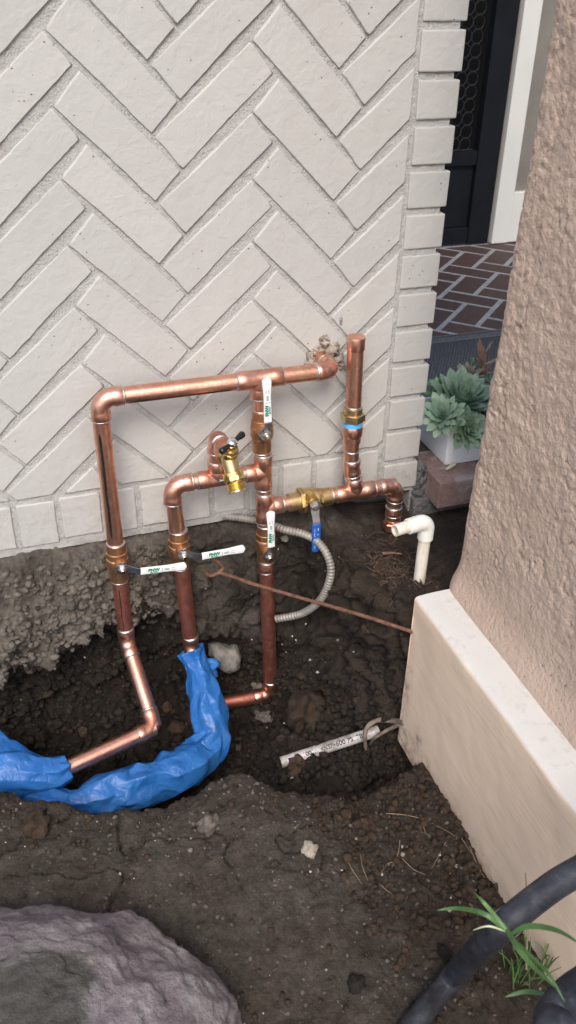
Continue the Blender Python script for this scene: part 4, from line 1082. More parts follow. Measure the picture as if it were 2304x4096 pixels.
sleeve('plastic_sleeve', [b0 + Vector((-.004, .005, .016)), b0 + ds * .03 + Vector((.004, 0, 0)), t2 + Vector((.002, .012, .016)), t2 + Vector((.000, -.02, -.012)), t2 + Vector((-.034, -.05, -.022)), Vector((.205, -.258, -.362)), Vector((.13, -.272, -.362)), Vector((.06, -.282, -.352)), Vector((.012, -.292, -.345)), Vector((-.002, -.290, -.342))],
       [.026, .025, .029, .033, .035, .036, .036, .037, .037, .036, .038, .041, .041, .036, .026, .018], 'long blue plastic sleeve gathered round the buried copper bend below the hose tap', 5)
sleeve('plastic_sleeve', [run_end - dr * .014, run_end + dr * .012, run_end + dr * .045 + Vector((0, .012, .006)), Vector((-.09, -.225, -.296)), Vector((-.15, -.19, -.295)), Vector((-.25, -.15, -.31))],
       [.021, .032, .046, .052, .050, .046, .040], 'puffed blue plastic sleeve over the end of the outer copper leg', 15)
sleeve('plastic_sleeve', [Vector((.010, -.292, -.346)), Vector((-.012, -.288, -.342)), Vector((-.05, -.262, -.345)), Vector((-.11, -.225, -.350)), Vector((-.2, -.19, -.36))],
       [.019, .030, .034, .036, .034], 'twisted blue plastic sleeve tied off between the two other sleeves', 25)
def flap(pts, label, seed):
    P = [Vector(p) for p in pts]; n = 26; V = []; 
    for i in range(n):
        for j in range(n):
            u, v = i / (n - 1), j / (n - 1); V.append(P[0].lerp(P[1], u).lerp(P[3].lerp(P[2], u), v))
    V = np.array([tuple(v) for v in V]); d = .008 * fbm(V * 38 + seed, 3, seed) + .005 * (1 - np.abs(fbm(V * 60, 2, seed + 2)) * 3)
    nrm = np.array(tuple((P[1] - P[0]).cross(P[3] - P[0]).normalized())); V = V + nrm * d[:, None]
    o = fast_obj('plastic_flap', V, grid_faces(n, n), 'blue_plastic'); md = o.modifiers.new('t', 'SOLIDIFY'); md.thickness = .0006; return tag(o, label, 'plastic sheet')
flap([ad(455, 1643, y=-.085), ad(492, 1660, y=-.098), ad(498, 1715, y=-.115), ad(482, 1728, y=-.11)], 'torn blue plastic cuff at the copper riser below the hose tap', 3)
flap([ad(500, 1660, y=-.105), ad(547, 1656, y=-.085), ad(546, 1700, y=-.10), ad(505, 1715, y=-.12)], 'folded blue plastic cuff edge behind the sleeved riser', 8)
flap([ad(190, 1905, z=-.297), ad(268, 1872, z=-.300), ad(225, 1905, z=-.312), ad(188, 1935, z=-.312)], 'torn blue plastic edge lying behind the bare copper leg', 13)

# ================================================================== other pipes, conduit, rod, roots, hoses
pv = thing('pvc_riser', 'white plastic pipe stub with an elbow rising from the soil by the pillar', 'pipe', (.661, -.249, -.06))
pb = at(1678, 2300, z=-.032); pt_ = Vector((pb.x + .002, pb.y, 0)); pt_.z = at(1712, 2090, y=pb.y).z
RV = .0107
pt_.x = at(1708, 2090, y=pb.y).x
part('pipe', tube([pb + Vector((0, 0, -.12)), (pb + pt_) / 2, pt_ + Vector((0, 0, -.004))], RV, 28), 'pvc_stained', pv)
stub = (at(1575, 2082, y=pb.y - .012) - pt_); stub.z = 0; stub.normalize()
def pvc_elbow():
    c = pt_ + Vector((0, 0, .004)); d1, d2 = Vector((0, 0, -1)), stub; R = .0155; ctr = c + (d1 + d2) * R; a = c + d1 * R; v0 = a - ctr; ax = v0.cross((c + d2 * R) - ctr).normalized()
    P = [a + d1 * .021, a + d1 * .0205]; rr = [.0125, .0138]
    for k in range(13): P.append(ctr + Matrix.Rotation(PI / 2 * k / 12, 3, ax) @ v0); rr.append(.0140)
    P += [c + d2 * (R + .0245), c + d2 * (R + .025)]; rr += [.0138, .0125]
    part('elbow', tube(P, rr, 28), 'pvc_clean', pv)
    s0 = c + d2 * (R + .020); e0 = s0 + d2 * .032
    vs, fs = tube([s0, s0.lerp(e0, .5), e0], RV, 28, caps=False); k = len(vs); v2, f2 = tube([s0, s0.lerp(e0, .5), e0], RV * .78, 28, caps=False)
    mb = MB(); mb.add(vs, fs); mb.add(v2, [f[::-1] for f in f2]); mb.f += [(56 + i, 56 + (i + 1) % 28, 84 + 56 + (i + 1) % 28, 84 + 56 + i) for i in range(28)]
    part('pipe_stub', (mb.v, mb.f), 'pvc_stained', pv); part('bore', lathe(s0 + d2 * .006, d2, [(0, RV * .77), (.0005, RV * .77)], 20), 'dark_bore', pv)
pvc_elbow()
bp0, bp1 = at(1185, 3030, z=-.374), at(1475, 2935, z=-.350)
bpd = (bp1 - bp0).normalized()
bpv = thing('buried_pipe', 'white plastic pipe with black print half buried in the trench floor', 'pipe', tuple(bp0))
part('pipe', tube([bp0 - bpd * .03, bp0.lerp(bp1, .5), bp1 + bpd * .02], RV, 28), 'pvc_buried', bpv)
tocam = (Vector(CAMP) - bp0.lerp(bp1, .6)); tocam = (tocam - bpd * tocam.dot(bpd)).normalized(); upb = tocam.cross(bpd).normalized()
def wrap_text(s, t, size):
    o = text_mesh(s, size, bp0.lerp(bp1, t), bpd, upb, 'mark_black', bpv, bold=.0003)
    ax = bp0
    for v in o.data.vertices:
        q = Vector(v.co) - ax; al = q.dot(bpd); h = q.dot(upb); a = h / RV; v.co = ax + bpd * al + (tocam * math.cos(a) + upb * math.sin(a)) * (RV + .0003)
wrap_text('600 PSI 785', .74, .0125); wrap_text('<NSF>', .43, .0105); wrap_text('1001,', .17, .0115)
def ribbed(path, r, pitch, label, name, m, cat):
    P = bez(path, 30); L = [0]
    for i in range(1, len(P)): L.append(L[-1] + (P[i] - P[i - 1]).length)
    tot = L[-1]; n = int(tot / (pitch / 8)); Q = []; R = []
    Pn = np.array([tuple(p) for p in P])
    for i in range(n + 1):
        s = tot * i / n; Q.append(Vector([np.interp(s, L, Pn[:, k]) for k in range(3)])); ph = (s / pitch) % 1
        R.append(r * (1 - .17 * (0.5 + .5 * math.cos(2 * PI * ph)) ** 1.5))
    o = obj(name, *tube(Q, R, 18), m, None, True); return tag(o, label, cat)
ribbed([Vector((.20, .030, .000)), Vector((.28, .028, -.004)), Vector((.34, .020, -.006)), ad(600, 1302, y=-.004), ad(660, 1313, y=-.030), ad(715, 1332, y=-.065), ad(768, 1345, y=-.090), ad(806, 1370, y=-.118), ad(830, 1415, y=-.142), ad(829, 1460, y=-.150), ad(805, 1510, y=-.140), ad(760, 1543, y=-.112), ad(695, 1557, y=-.085)],
       .0078, .0062, 'ribbed grey flexible metal conduit looping out from under the wall', 'flexible_conduit', 'conduit', 'conduit')
def rod():
    P = bez([ad(517, 1441, y=-.055), ad(532, 1448, y=-.075), ad(560, 1443, y=-.082), ad(640, 1470, y=-.088), ad(760, 1505, y=-.155), ad(900, 1545, y=-.262), ad(1030, 1587, y=-.333), ad(1075, 1602, y=-.352)], 24)
    n = len(P); R = [.0034 + .0006 * noise.noise(p * 160) for p in P]; R[0] = .002; R[1] = .0032
    mb = MB(); mb.add(*tube(P, R, 12)); Q = bez([ad(548, 1441, y=-.081), ad(560, 1430, y=-.075), ad(553, 1417, y=-.06), ad(540, 1410, y=-.045)], 10); mb.add(*tube(Q, [.0032 + .0005 * noise.noise(p * 160) for p in Q], 10))
    tag(mb.build('rusty_rod', 'rust', None, True), 'thin rusty iron rod with a hooked end crossing in front of the middle riser', 'rod')
rod()
def root(path, r, label):
    P = bez([Vector(p) for p in path], 16); n = len(P)
    R = [r * (1 - .45 * i / n) * (1 + .18 * noise.noise(p * 90)) for i, p in enumerate(P)]
    return tag(obj('root', *tube(P, R, 10), 'root', None, True), label, 'root', 'bare roots in the trench')
root([ad(1018, 1818, x=.605), ad(985, 1813, y=-.31), ad(950, 1812, y=-.30), ad(925, 1828, y=-.30), ad(918, 1852, y=-.305), ad(920, 1885, z=-.385)], .0058, 'thick bare root arching from the footing corner over the white buried pipe')
root([ad(1005, 1822, x=.602), ad(972, 1838, y=-.315), ad(945, 1855, y=-.32), ad(930, 1872, z=-.38)], .0042, 'thinner bare root below the arching one at the footing corner')

def hose(path, rad, label, name='black_pipe'):
    P = bez(path, 26); R = [rad * (1 + .015 * noise.noise(p * 30)) for p in P]
    return tag(obj(name, *tube(P, R, 30), 'hose_black', None, True), label, 'hose')
hose([Vector((.38, -2.3, -.292)), Vector((.46, -1.8, -.24)), Vector((.54, -1.45, -.02)), Vector((.59, -1.2, .13)), Vector((.60, -1.04, .185)), ad(1640, 2110, x=.565), ad(1449, 2195, x=.50), ad(1350, 2260, x=.462), ad(1250, 2345, x=.42), ad(1150, 2445, z=-.225), ad(1060, 2550, z=-.250), ad(985, 2650, z=-.262), ad(900, 2780, z=-.275)], .0152, 'thick black muddy pipe leaning over the cream footing')
hose([ad(1560, 2440, x=.44), ad(1449, 2505, x=.42), ad(1400, 2560, x=.40), ad(1340, 2660, x=.37), Vector((.28, -.98, -.30))], .020, 'dark pipe end poking up beside the footing in front of the grass')
bandp = ad(1275, 2322, x=.431); bd = (ad(1350, 2260, x=.462) - ad(1250, 2345, x=.42)).normalized()
tag(part('tape_scrap', tube([bandp - bd * .010, bandp, bandp + bd * .010], [.0155, .0159, .0154], 30, caps=False), 'grey_band', None), 'scrap of pale grey tape wrapped round the black pipe', 'tape')

# ================================================================== boulder
def boulder():
    n, m_ = 150, 240; V = []
    th = np.linspace(.0, PI * .62, n); ph = np.linspace(0, 2 * PI, m_, endpoint=False); T_, P_ = np.meshgrid(th, ph, indexing='ij')
    D3 = np.stack([np.sin(T_) * np.cos(P_), np.sin(T_) * np.sin(P_), np.cos(T_)], -1).reshape(-1, 3)
    S = np.array([.265, .245, .150]); k = 1 + .16 * fbm(D3 * 1.7 + 4, 3, 3) + .035 * fbm(D3 * 6, 3, 5) + .022 * fbm(D3 * 20, 4, 8) - .018 * np.exp(-(np.abs(fbm(D3 * 3.2 + 2, 3, 17)) / .03) ** 2)
    w1, w2 = worley(D3 * 3.4 + 1.7, 6); k += .035 * (np.clip(w2 - w1, 0, .6) - .2)
    V = D3 * S * k[:, None]; V[:, 2] = np.where(V[:, 2] > .10, .10 + (V[:, 2] - .10) * .55, V[:, 2])
    V += np.array([-.125, -.825, -.220])
    i = np.arange(n - 1)[:, None] * m_ + np.arange(m_)[None, :]; j = np.arange(n - 1)[:, None] * m_ + (np.arange(m_) + 1)[None, :] % m_
    F = np.stack([i, i + m_, j + m_, j], -1).reshape(-1, 4)
    o = fast_obj('boulder', V, F, 'boulder_rock'); tag(o, 'big purplish grey boulder with dried mud on top', 'boulder')
    q = V - np.array([-.085, -.775, -.13]); mud = np.clip(1.15 - (q[:, 0] / .095) ** 2 - (q[:, 1] / .085) ** 2 + .8 * fbm(V * 14, 4, 6), 0, 1); mud = np.clip((mud - .35) * 3, 0, 1)
    color_attr(o.data, 'mud', np.stack([mud] * 3, 1))
boulder()

# ================================================================== pot with succulents
pc = Vector((.831, .003, PZ + .0015)); PS, PHT = .135, .088
pot = thing('plant_pot', 'square white glazed plant pot on the brick step edge', 'pot', tuple(pc))
def potmesh():
    bm = bmesh.new(); t = .006
    def ring_(x0, x1, y0, y1, z): return [bm.verts.new((x0, y0, z)), bm.verts.new((x1, y0, z)), bm.verts.new((x1, y1, z)), bm.verts.new((x0, y1, z))]
    x, y, z = pc; tp = .004
    A = ring_(x, x + PS, y, y + PS, z); B = ring_(x - tp, x + PS + tp, y - tp, y + PS + tp, z + PHT); C = ring_(x - tp + t, x + PS + tp - t, y - tp + t, y + PS + tp - t, z + PHT); Dn = ring_(x + t, x + PS - t, y + t, y + PS - t, z + .05)
    for p, q in ((A, B), (B, C), (C, Dn)):
        for k in range(4): bm.faces.new((p[k], p[(k + 1) % 4], q[(k + 1) % 4], q[k]))
    bm.faces.new(A[::-1]); bm.faces.new(Dn); bmesh.ops.recalc_face_normals(bm, faces=bm.faces)
    bmesh.ops.bevel(bm, geom=[e for e in bm.edges], offset=.0022, segments=3, affect='EDGES', profile=.5)
    bm.verts.index_update(); r = ([v.co.copy() for v in bm.verts], [[v.index for v in f.verts] for f in bm.faces]); bm.free(); return r
part('pot_body', potmesh(), 'pot_white', pot, 30)
vs, fs = box_rb(pc.x + .004, pc.x + PS - .004, pc.y + .004, pc.y + PS - .004, pc.z + .055, pc.z + PHT - .008, .002, .003); obj('potting_soil', vs, fs, 'pot_soil', pot)
def leaf_mesh(name, m, L=1.0, wid=.36, thick=.11, tip=.09, cup=.12, curl=.10):
    nu, nv = 11, 7; vs = []; fs = []
    for side in (1, -1):
        for i in range(nu):
            t = i / (nu - 1); w_ = wid * (t ** .55) * (1 - max(0, (t - .62) / .38) ** 2.2) * .5 + .045 * (1 - t); w_ = max(w_, .004)
            if i == nu - 1: w_ = .006
            for j in range(nv):
                s = j / (nv - 1) * 2 - 1; e = 1 - s * s
                z = cup * (s * s) * w_ * 2 + curl * t * t + (thick * .5 * e * (1 - t ** 4) * (.6 + .4 * (1 - t)) if side < 0 else -.25 * thick * e * (1 - t ** 4)) * -1
                vs.append((s * w_, t * L + (tip * max(0, 1 - abs(s) * 3) if i == nu - 1 else 0), z))
    k = nu * nv
    for i in range(nu - 1):
        for j in range(nv - 1):
            a = i * nv + j; fs.append((a, a + 1, a + nv + 1, a + nv)); fs.append((k + a, k + a + nv, k + a + nv + 1, k + a + 1))
    me = bpy.data.meshes.new(name); me.from_pydata(vs, [], fs); me.update(); me.polygons.foreach_set('use_smooth', [True] * len(me.polygons)); me.materials.append(MT[m]); return me
def rosette(name, c, axis, R, n, m, label, grp='succulents in the white pot', wid=.36, open_=1.0, twist=0.0):
    t = thing(name, label, 'succulent', tuple(c), grp); me = leaf_mesh('leaf', m, wid=wid)
    q = Vector((0, 0, 1)).rotation_difference(Vector(axis).normalized())
    for i in range(n):
        f = (i + .6) / n; a = i * 2.39996 + twist; el = math.radians(86 - 82 * open_ * f ** .8) + random.uniform(-.09, .09); L = R * (.34 + .72 * f ** .6) * random.uniform(.92, 1.06)
        o = bpy.data.objects.new('leaf', me); COL.objects.link(o); o.parent = t
        rot = q.to_matrix() @ Matrix.Rotation(a, 3, 'Z') @ Matrix.Rotation(el, 3, 'X') @ Matrix.Rotation(random.uniform(-.15, .15), 3, 'Y')
        pos = q @ Vector((0, 0, R * .16 * (1 - f)))
        o.matrix_local = Matrix.Translation(pos) @ rot.to_4x4() @ Matrix.Diagonal((L, L, L, 1))
    st = obj('stem', *tube([Vector(c) - Vector(axis).normalized() * R * .9 + Vector((0, 0, -.02)), Vector(c) - Vector(axis).normalized() * R * .3, Vector(c)], .006, 10), 'succulent_green', None, True)
    st.parent = t; st.matrix_parent_inverse = Matrix.Translation(-Vector(c)); return t
camv = lambda p: (Vector(CAMP) - Vector(p)).normalized()
c1 = at(1832, 1622, y=.045); rosette('succulent', c1, Vector((.0, -.45, 1)), .078, 60, 'succulent_blue', 'largest blue green succulent rosette with upright pointed leaves in the white pot', wid=.40, open_=.80)
c2 = at(1853, 1722, y=-.022); rosette('succulent', c2, Vector((.10, -.95, .55)), .050, 36, 'succulent_green', 'green succulent rosette hanging over the front rim of the white pot', wid=.46, open_=.92)
c3 = at(1775, 1672, y=.004); rosette('succulent', c3, Vector((-.45, -.55, .7)), .052, 38, 'succulent_blue', 'blue green rosette leaning out over the left rim of the white pot', wid=.36, open_=.95)
c4 = at(1868, 1520, y=.085); rosette('succulent', c4, Vector((-.1, -.3, 1)), .042, 26, 'succulent_grey', 'greyish brown withered rosette at the back of the white pot', wid=.30, open_=.9)
c5 = at(1935, 1640, y=.06); rosette('succulent', c5, Vector((.5, -.3, .9)), .058, 34, 'succulent_blue', 'blue green rosette at the pillar side of the white pot', wid=.34, open_=1.0)
c6 = at(1757, 1565, y=.085); rosette('succulent', c6, Vector((-.3, -.2, 1)), .036, 22, 'sprig_green', 'small dark green rosette tucked behind the brick corner', wid=.40, open_=1.0)
c7 = at(1968, 1535, y=.07); rosette('succulent', c7, Vector((.0, -.5, .9)), .020, 18, 'sprig_green', 'tiny bright green rosette beside the dry stem', wid=.55, open_=1.0)
dry = thing('dry_succulent', 'brown dry succulent stem with curled leaves sticking up from the pot', 'succulent', tuple(at(1925, 1560, y=.085)))
st = bez([at(1922, 1540, y=.085), at(1930, 1470, y=.085), at(1934, 1420, y=.085), at(1925, 1390, y=.083)], 10)
part('stem', tube(st, [.0048] * 8 + [.0045] * (len(st) - 8), 10), 'dead_leaf', dry, 60)
lm = leaf_mesh('leaf', 'dead_leaf', wid=.26, thick=.16, curl=.2)
for (u, v, u2, v2, y2) in ((1930, 1455, 1905, 1375, .07), (1930, 1420, 1980, 1370, .08), (1925, 1400, 1912, 1360, .08), (1932, 1460, 2020, 1435, .07), (1928, 1500, 1965, 1470, .06), (1928, 1490, 2000, 1500, .06), (1926, 1470, 1900, 1440, .07), (1928, 1520, 2010, 1545, .05), (1925, 1530, 1890, 1560, .05), (1928, 1540, 1940, 1590, .04)):
    a, b_ = at(u, v, y=.084), at(u2, v2, y=y2); d = b_ - a; o = bpy.data.objects.new('leaf', lm); COL.objects.link(o); o.parent = dry
    rot = d.to_track_quat('Y', 'Z'); o.matrix_local = Matrix.Translation(a - dry.location) @ rot.to_matrix().to_4x4() @ Matrix.Diagonal((d.length * 1.2, d.length, d.length * .9, 1))
sp = thing('green_sprig', 'upright bright green jade sprig behind the rosettes', 'succulent', tuple(at(1895, 1520, y=.09)))
lm2 = leaf_mesh('leaf', 'sprig_green', wid=.6, thick=.3)
a, b_ = at(1897, 1530, y=.09), at(1893, 1440, y=.09); part('stem', tube([a, a.lerp(b_, .5), b_], .0022, 8), 'sprig_green', sp)
for i in range(16):
    p = a.lerp(b_, i / 15); o = bpy.data.objects.new('leaf', lm2); COL.objects.link(o); o.parent = sp; k = .013 * (1 - .3 * i / 15)
    o.matrix_local = Matrix.Translation(p - sp.location) @ Matrix.Rotation(i * PI / 2 + (i // 2) * .4, 4, 'Z') @ Matrix.Rotation(.5, 4, 'X') @ Matrix.Diagonal((k, k, k, 1))
fl = at(1805, 1875, z=PZ + .0028); o = bpy.data.objects.new('fallen_leaf', leaf_mesh('fallen_leaf', 'pale_leaf', wid=.34, thick=.1)); COL.objects.link(o)
o.matrix_world = Matrix.Translation(fl + Vector((-.014, -.004, .002))) @ Matrix.Rotation(math.radians(-62), 4, 'Z') @ Matrix.Diagonal((.034, .034, .028, 1)); tag(o, 'pale yellow green fallen leaf lying by the foot of the white pot', 'leaf')

# ================================================================== stones, clods, straw, grass
def stone(u, v, s, m, label, grp, cat='stone', k=0, flat=.75, up=.25, name='stone'):
    p, n_ = hd(u, v); c = p + n_ * s * up; sh = (s * random.uniform(.9, 1.25), s * random.uniform(.85, 1.15), s * flat)
    vs, fs = rock((0, 0, 0), sh, 400 + k, 3, .55, 1.4); o = obj(name, vs, fs, m, None, True); o.location = c; o.rotation_euler = (random.uniform(-.5, .5), random.uniform(-.5, .5), random.uniform(0, 6)); 
    return tag(o, label, cat, grp)
px2m = .00068   # metres per zoomed-photo pixel at the trench
big = [(770, 1795, 58, 'clod_brown', 'tall brown earth clod standing beside the buried white pipe'), (527, 2075, 24, 'stone_grey', 'flat grey stone lying alone on the trodden earth'), (778, 2142, 17, 'stone_pale', 'tan rounded stone on the trodden earth below the trench lip'),
       (98, 2078, 38, 'clod_brown', 'pale streaked clod at the trench lip near the puffed blue sleeve'), (662, 1800, 24, 'stone_grey', 'grey clod under the bottom elbow of the middle riser'), (648, 1726, 17, 'stone_grey', 'dark grey stone resting against the bottom elbow'),
       (180, 1517, 17, 'stone_grey', 'largest grey stone stuck in the dry bank'), (572, 1650, 44, 'old_concrete', 'pale crumbling concrete lump behind the second riser'), (715, 1355, 11, 'stone_pale', 'small cream stone by the flexible conduit'),
       (738, 1916, 26, 'clod_brown', 'brown clod covering the buried end of the white printed pipe'), (765, 1925, 20, 'clod_dark', 'dark clod in front of the buried end of the white printed pipe'),
       (300, 1860, 30, 'clod_dark', 'dark clod beneath the bare copper leg'), (440, 1830, 26, 'clod_brown', 'rust brown clod left of the sleeved bend'), (262, 1600, 30, 'clod_dark', 'dark clod at the mouth of the cavity by the outer riser')]
for i, (u, v, r, m, l) in enumerate(big): stone(u, v, r * px2m * 1.0, m, l, None, 'clod' if 'clod' in l else 'stone', i, .8 if r < 40 else 1.15)
bank = [(230, 1470), (218, 1500), (165, 1480), (185, 1555), (130, 1560), (145, 1455), (245, 1430), (230, 1395), (90, 1480), (60, 1530), (40, 1460), (250, 1560), (110, 1430), (205, 1440), (280, 1500), (70, 1400), (20, 1500), (150, 1600), (200, 1590), (250, 1505)]
for i, (u, v) in enumerate(bank): stone(u, v, random.uniform(6, 13) * px2m, 'stone_grey', 'small grey stone stuck in the crumbly dry bank under the wall', 'stones in the dry bank', 'stone', 30 + i)
fore_ = [(690, 2215), (895, 2110), (1080, 2060), (1010, 2150), (1075, 2105), (1120, 2130), (955, 2090), (1150, 2180), (640, 2240), (480, 2140), (55, 2230), (300, 2200), (860, 2290), (1130, 2290), (700, 2420), (820, 2440), (560, 2310), (950, 2330), (1040, 2240)]
for i, (u, v) in enumerate(fore_): stone(u, v, random.uniform(3, 6.5) * px2m, 'stone_pale' if i % 2 else 'stone_grey', 'small pale pebble lying on the trodden earth in front of the trench', 'pebbles on the trodden earth', 'pebble', 60 + i, name='pebble')
tr = [(700, 1780), (620, 1850), (600, 1880), (830, 1860), (860, 1900), (710, 1860), (690, 1900), (880, 1720), (900, 1760), (850, 1740), (810, 1700), (760, 1700), (640, 1770), (900, 1890), (740, 1940), (240, 1780), (180, 1760), (120, 1740), (60, 1780), (330, 1780), (210, 1840), (150, 1820), (480, 1760), (420, 1780), (960, 1700), (990, 1650), (930, 1580), (880, 1600)]
for i, (u, v) in enumerate(tr): stone(u, v, random.uniform(9, 20) * px2m, ('clod_dark', 'clod_dark', 'clod_brown')[i % 3], 'loose dark earth clod lying in the trench', 'clods in the trench', 'clod', 90 + i, name='earth_clod')
lip = [(1100, 1935), (1130, 1965), (1080, 1980), (1060, 1960), (1160, 2010), (1120, 2030), (1200, 2060), (1180, 2100), (1230, 2130), (1050, 2010), (1010, 2000), (980, 2040), (1130, 2080), (1090, 2330), (1120, 2400), (1220, 2250), (1300, 2330), (1010, 2420), (900, 2480)]
for i, (u, v) in enumerate(lip): stone(u, v, random.uniform(8, 20) * px2m, ('clod_dark', 'clod_brown')[i % 2], 'crumbled earth clod on the ground along the cream footing', 'clods along the footing', 'clod', 130 + i, name='earth_clod')
wc = [(745, 1610), (735, 1600), (720, 1640), (770, 1570), (780, 1660), (712, 1620), (850, 1610), (890, 1640), (660, 1690), (800, 1690), (715, 1820), (690, 1740), (1010, 2130), (1105, 2150), (735, 1960), (480, 2110), (670, 1830)]
for i, (u, v) in enumerate(wc): stone(u, v, random.uniform(2.5, 6) * px2m, 'chip_white', 'tiny chalky white flake in the dark trench earth', 'white flakes in the earth', 'flake', 160 + i, .6, name='white_flake')
# gravel and crumbs nobody could count
def crumbs(n, name, m, label, region, smin, smax, seed, xmax=430, xmin=10):
    r_ = np.random.default_rng(seed); vs0, fs0 = [], []
    bm = bmesh.new(); bmesh.ops.create_icosphere(bm, subdivisions=1, radius=1); base = np.array([tuple(v.co) for v in bm.verts]); bm.verts.index_update(); fb = np.array([[v.index for v in f.verts] for f in bm.faces]); bm.free()
    VV = []; FF = []; k = 0
    rows = GG.shape[1] - 6
    for i in range(n):
        ix = NX0 - 9 + r_.integers(xmin, xmax); it = region(r_); p = GG[ix, it]
        s = smin + (smax - smin) * r_.random() ** 3; q = base * (1 + 1.0 * (r_.random(len(base))[:, None] - .5)) * s * np.array([1, 1, .8]) * (.7 + .6 * r_.random(3)); a = r_.random() * 6.3
        q = np.stack([q[:, 0] * math.cos(a) - q[:, 1] * math.sin(a), q[:, 0] * math.sin(a) + q[:, 1] * math.cos(a), q[:, 2]], 1)
        VV.append(q + p + np.array([0, -s * .2, s * .3])); FF.append(fb + k); k += len(base)
    o = fast_obj(name, np.concatenate(VV), np.concatenate(FF), m, None, False); return tag(o, label, None, kind='stuff')
crumbs(13000, 'soil_crumbs', 'clod_dark', 'loose dark soil crumbs', lambda r: int(r.integers(90, 302)), .0012, .0095, 3)
crumbs(1300, 'footing_crumbs', 'clod_brown', 'crumbled brown soil along the footing', lambda r: int(r.integers(300, 440)), .0012, .0085, 13, 430, 300)
crumbs(2600, 'brown_crumbs', 'clod_brown', 'loose brown soil crumbs', lambda r: int(r.integers(20, 500)), .0012, .0058, 4)
crumbs(2600, 'dry_gravel', 'stone_grey', 'loose dry grey gravel crumbs', lambda r: int(r.integers(320, 520)), .0007, .0036, 5)
crumbs(2400, 'bank_rubble', 'stone_grey', 'dry grey rubble crumbling from the bank under the wall', lambda r: int(r.integers(14, 112)), .0015, .0085, 8, 250)
crumbs(260, 'pale_grit', 'chip_white', 'fine pale grit in the soil', lambda r: int(r.integers(20, 520)), .0006, .0021, 6)
def straw(path, r, label, grp, m='straw', name='straw', cat='straw'):
    P = bez(path, 10); n = len(P); return tag(obj(name, *tube(P, [r * (1 - .6 * i / n) for i in range(n)], 6), m, None, True), label, cat, grp)
def sline(pts, lift=.004): return [hd(u, v)[0] + Vector((0, -.001, lift * (1 + .6 * math.sin(i * 2.1)))) for i, (u, v) in enumerate(pts)]
for i, pts in enumerate([[(970, 2048), (1010, 2052), (1060, 2060), (1110, 2085), (1150, 2110)], [(1005, 2115), (1000, 2150), (985, 2180), (960, 2205)], [(1005, 2170), (975, 2175), (955, 2200)], [(870, 2160), (885, 2190), (910, 2225)], [(905, 2135), (910, 2180), (925, 2215)], [(1055, 2060), (1065, 2085), (1075, 2110)], [(1120, 2120), (1105, 2150), (1085, 2185)], [(955, 2225), (975, 2245), (1000, 2255)], [(1180, 2130), (1200, 2180), (1230, 2230)], [(1160, 2110), (1185, 2150)], [(740, 2085), (752, 2075)], [(1010, 2160), (1040, 2190), (1070, 2200)], [(1200, 2110), (1225, 2160), (1240, 2210)], [(1130, 2200), (1150, 2160), (1165, 2130)]]):
    straw(sline(pts, .0025), .0008, 'thin dry straw lying on the earth beside the cream footing', 'dry straws on the ground')
mb = MB()
for i in range(300):
    u, v = random.uniform(930, 1190), random.uniform(1340, 1470); p, n_ = hd(u, v); a = random.uniform(0, PI)
    d = Vector((math.cos(a), math.sin(a), random.uniform(-.25, .35))) * random.uniform(.004, .017); r_ = random.uniform(.0004, .0014)
    mb.add(*tube([p + n_ * .002 - d, p + n_ * .004, p + n_ * .002 + d], [r_, r_, r_ * .5], 4))
tag(mb.build('bark_mulch', 'mulch', None), 'shredded brown bark mulch around the white pipe stub', None, kind='stuff')
for i, (u, v, l) in enumerate([(1150, 1412, 'longest brown bark strip lying against the tan pillar'), (1120, 1438, 'brown bark strip lying beside the white pipe stub'), (985, 1395, 'brown bark strip below the copper hex cap')]):
    p, n_ = hd(u, v); d = Vector((1, .25 - .3 * i, 0)).normalized() * (.030 - .006 * i)
    straw([p + n_ * .004 - d, p + n_ * .008, p + n_ * .004 + d], .0034, l, None, 'bark', 'bark_strip', 'bark')
straw([ad(884, 1372, y=-.06), ad(900, 1358, y=-.06), ad(910, 1347, y=-.062)], .0032, 'flat pale wood splinter leaning below the brass valve', None, 'straw', 'wood_splinter', 'splinter')
# fine rootlets hanging from the cut bank
mb = MB()
for i in range(90):
    u, v = random.choice([(random.uniform(920, 1000), random.uniform(1400, 1520)), (random.uniform(780, 1010), random.uniform(1330, 1420)), (random.uniform(250, 310), random.uniform(1560, 1680))])
    p, n_ = hd(u, v); d = Vector((random.uniform(-1, 1), random.uniform(-.6, .1), random.uniform(-1, .4))) * random.uniform(.006, .02)
    mb.add(*tube([p + n_ * .001, p + d * .5 + n_ * .004, p + d + n_ * .002], [.0005, .0004, .0002], 4))
tag(mb.build('rootlets', 'bark', None, True), 'fine brown rootlets in the cut bank', None, kind='stuff')

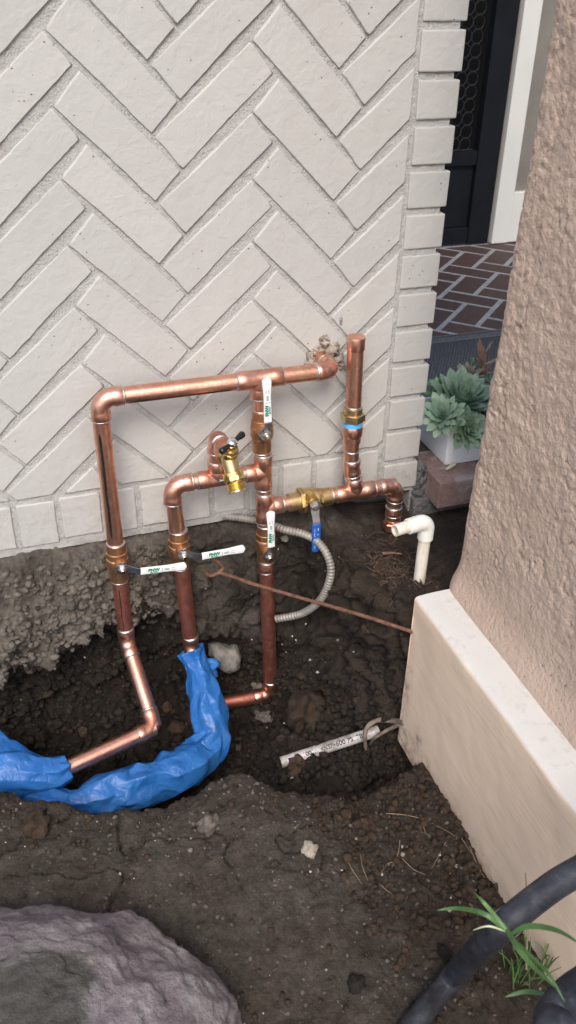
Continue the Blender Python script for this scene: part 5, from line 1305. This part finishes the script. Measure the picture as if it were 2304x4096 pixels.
gr = thing('grass_tuft', 'green broad grass blades growing between the black pipe and the footing', 'grass', tuple(ad(1270, 2330, z=-.30)))
def blade(pts, w_, parent=gr, m='grass_green'):
    P = bez(pts, 12); n = len(P); vs = []; fs = []
    for i, p in enumerate(P):
        t = i / (n - 1); d = (P[min(i + 1, n - 1)] - P[max(i - 1, 0)]).normalized(); s = d.cross(camv(p)).normalized(); hw_ = .70 * w_ * (math.sin(min(1, t * 1.6 + .25) * PI / 2)) * (1 - t ** 3) + .0002
        nn = s.cross(d); vs += [p - s * hw_, p + nn * hw_ * .3, p + s * hw_]
    for i in range(n - 1):
        for j in (0, 1): a = i * 3 + j; fs.append((a, a + 1, a + 4, a + 3))
    return obj('blade', vs, fs, m, parent, True)
gx_ = .40
blade([ad(1275, 2345, x=gx_), ad(1220, 2300, x=gx_ - .02), ad(1150, 2285, x=gx_ - .03), ad(1100, 2290, x=gx_ - .045)], .0036)
blade([ad(1290, 2360, x=gx_), ad(1250, 2310, x=gx_ - .01), ad(1215, 2268, x=gx_ - .02), ad(1192, 2245, x=gx_ - .02)], .0032)
blade([ad(1285, 2350, x=gx_), ad(1330, 2330, x=gx_ + .01), ad(1400, 2340, x=gx_ + .02), ad(1460, 2375, x=gx_ + .02)], .0040)
blade([ad(1265, 2320, x=gx_), ad(1300, 2380, x=gx_ - .01), ad(1340, 2430, x=gx_ - .01), ad(1405, 2490, x=gx_ - .01)], .0042)
blade([ad(1280, 2350, x=gx_), ad(1330, 2400, x=gx_), ad(1380, 2450, x=gx_), ad(1420, 2520, x=gx_)], .0026)
blade([ad(1370, 2500, x=.42), ad(1320, 2495, x=.40), ad(1270, 2508, x=.38)], .0034)
blade([ad(1275, 2345, x=gx_), ad(1230, 2330, x=gx_ - .02), ad(1190, 2340, x=gx_ - .03)], .0012, m='pale_leaf')
for i in range(34):
    u, v = random.uniform(1270, 1380), random.uniform(2410, 2500); b = at(u * D_, v * D_, z=-.30); 
    tip_ = Vector((random.uniform(-.028, .028), random.uniform(-.028, .02), random.uniform(.04, .085))); blade([b, b + tip_ * .5 + Vector((0, 0, .008)), b + tip_], .0011)
tag(obj('dry_stalk', *tube([ad(1324, 2440, x=.47), ad(1328, 2300, x=.50), ad(1322, 2195, x=.52)], [.0012, .0011, .0005], 6), 'straw', None, True), 'single upright dry stalk in front of the cream footing', 'stalk')
print('bricks', BRK, 'floor bricks', NB)
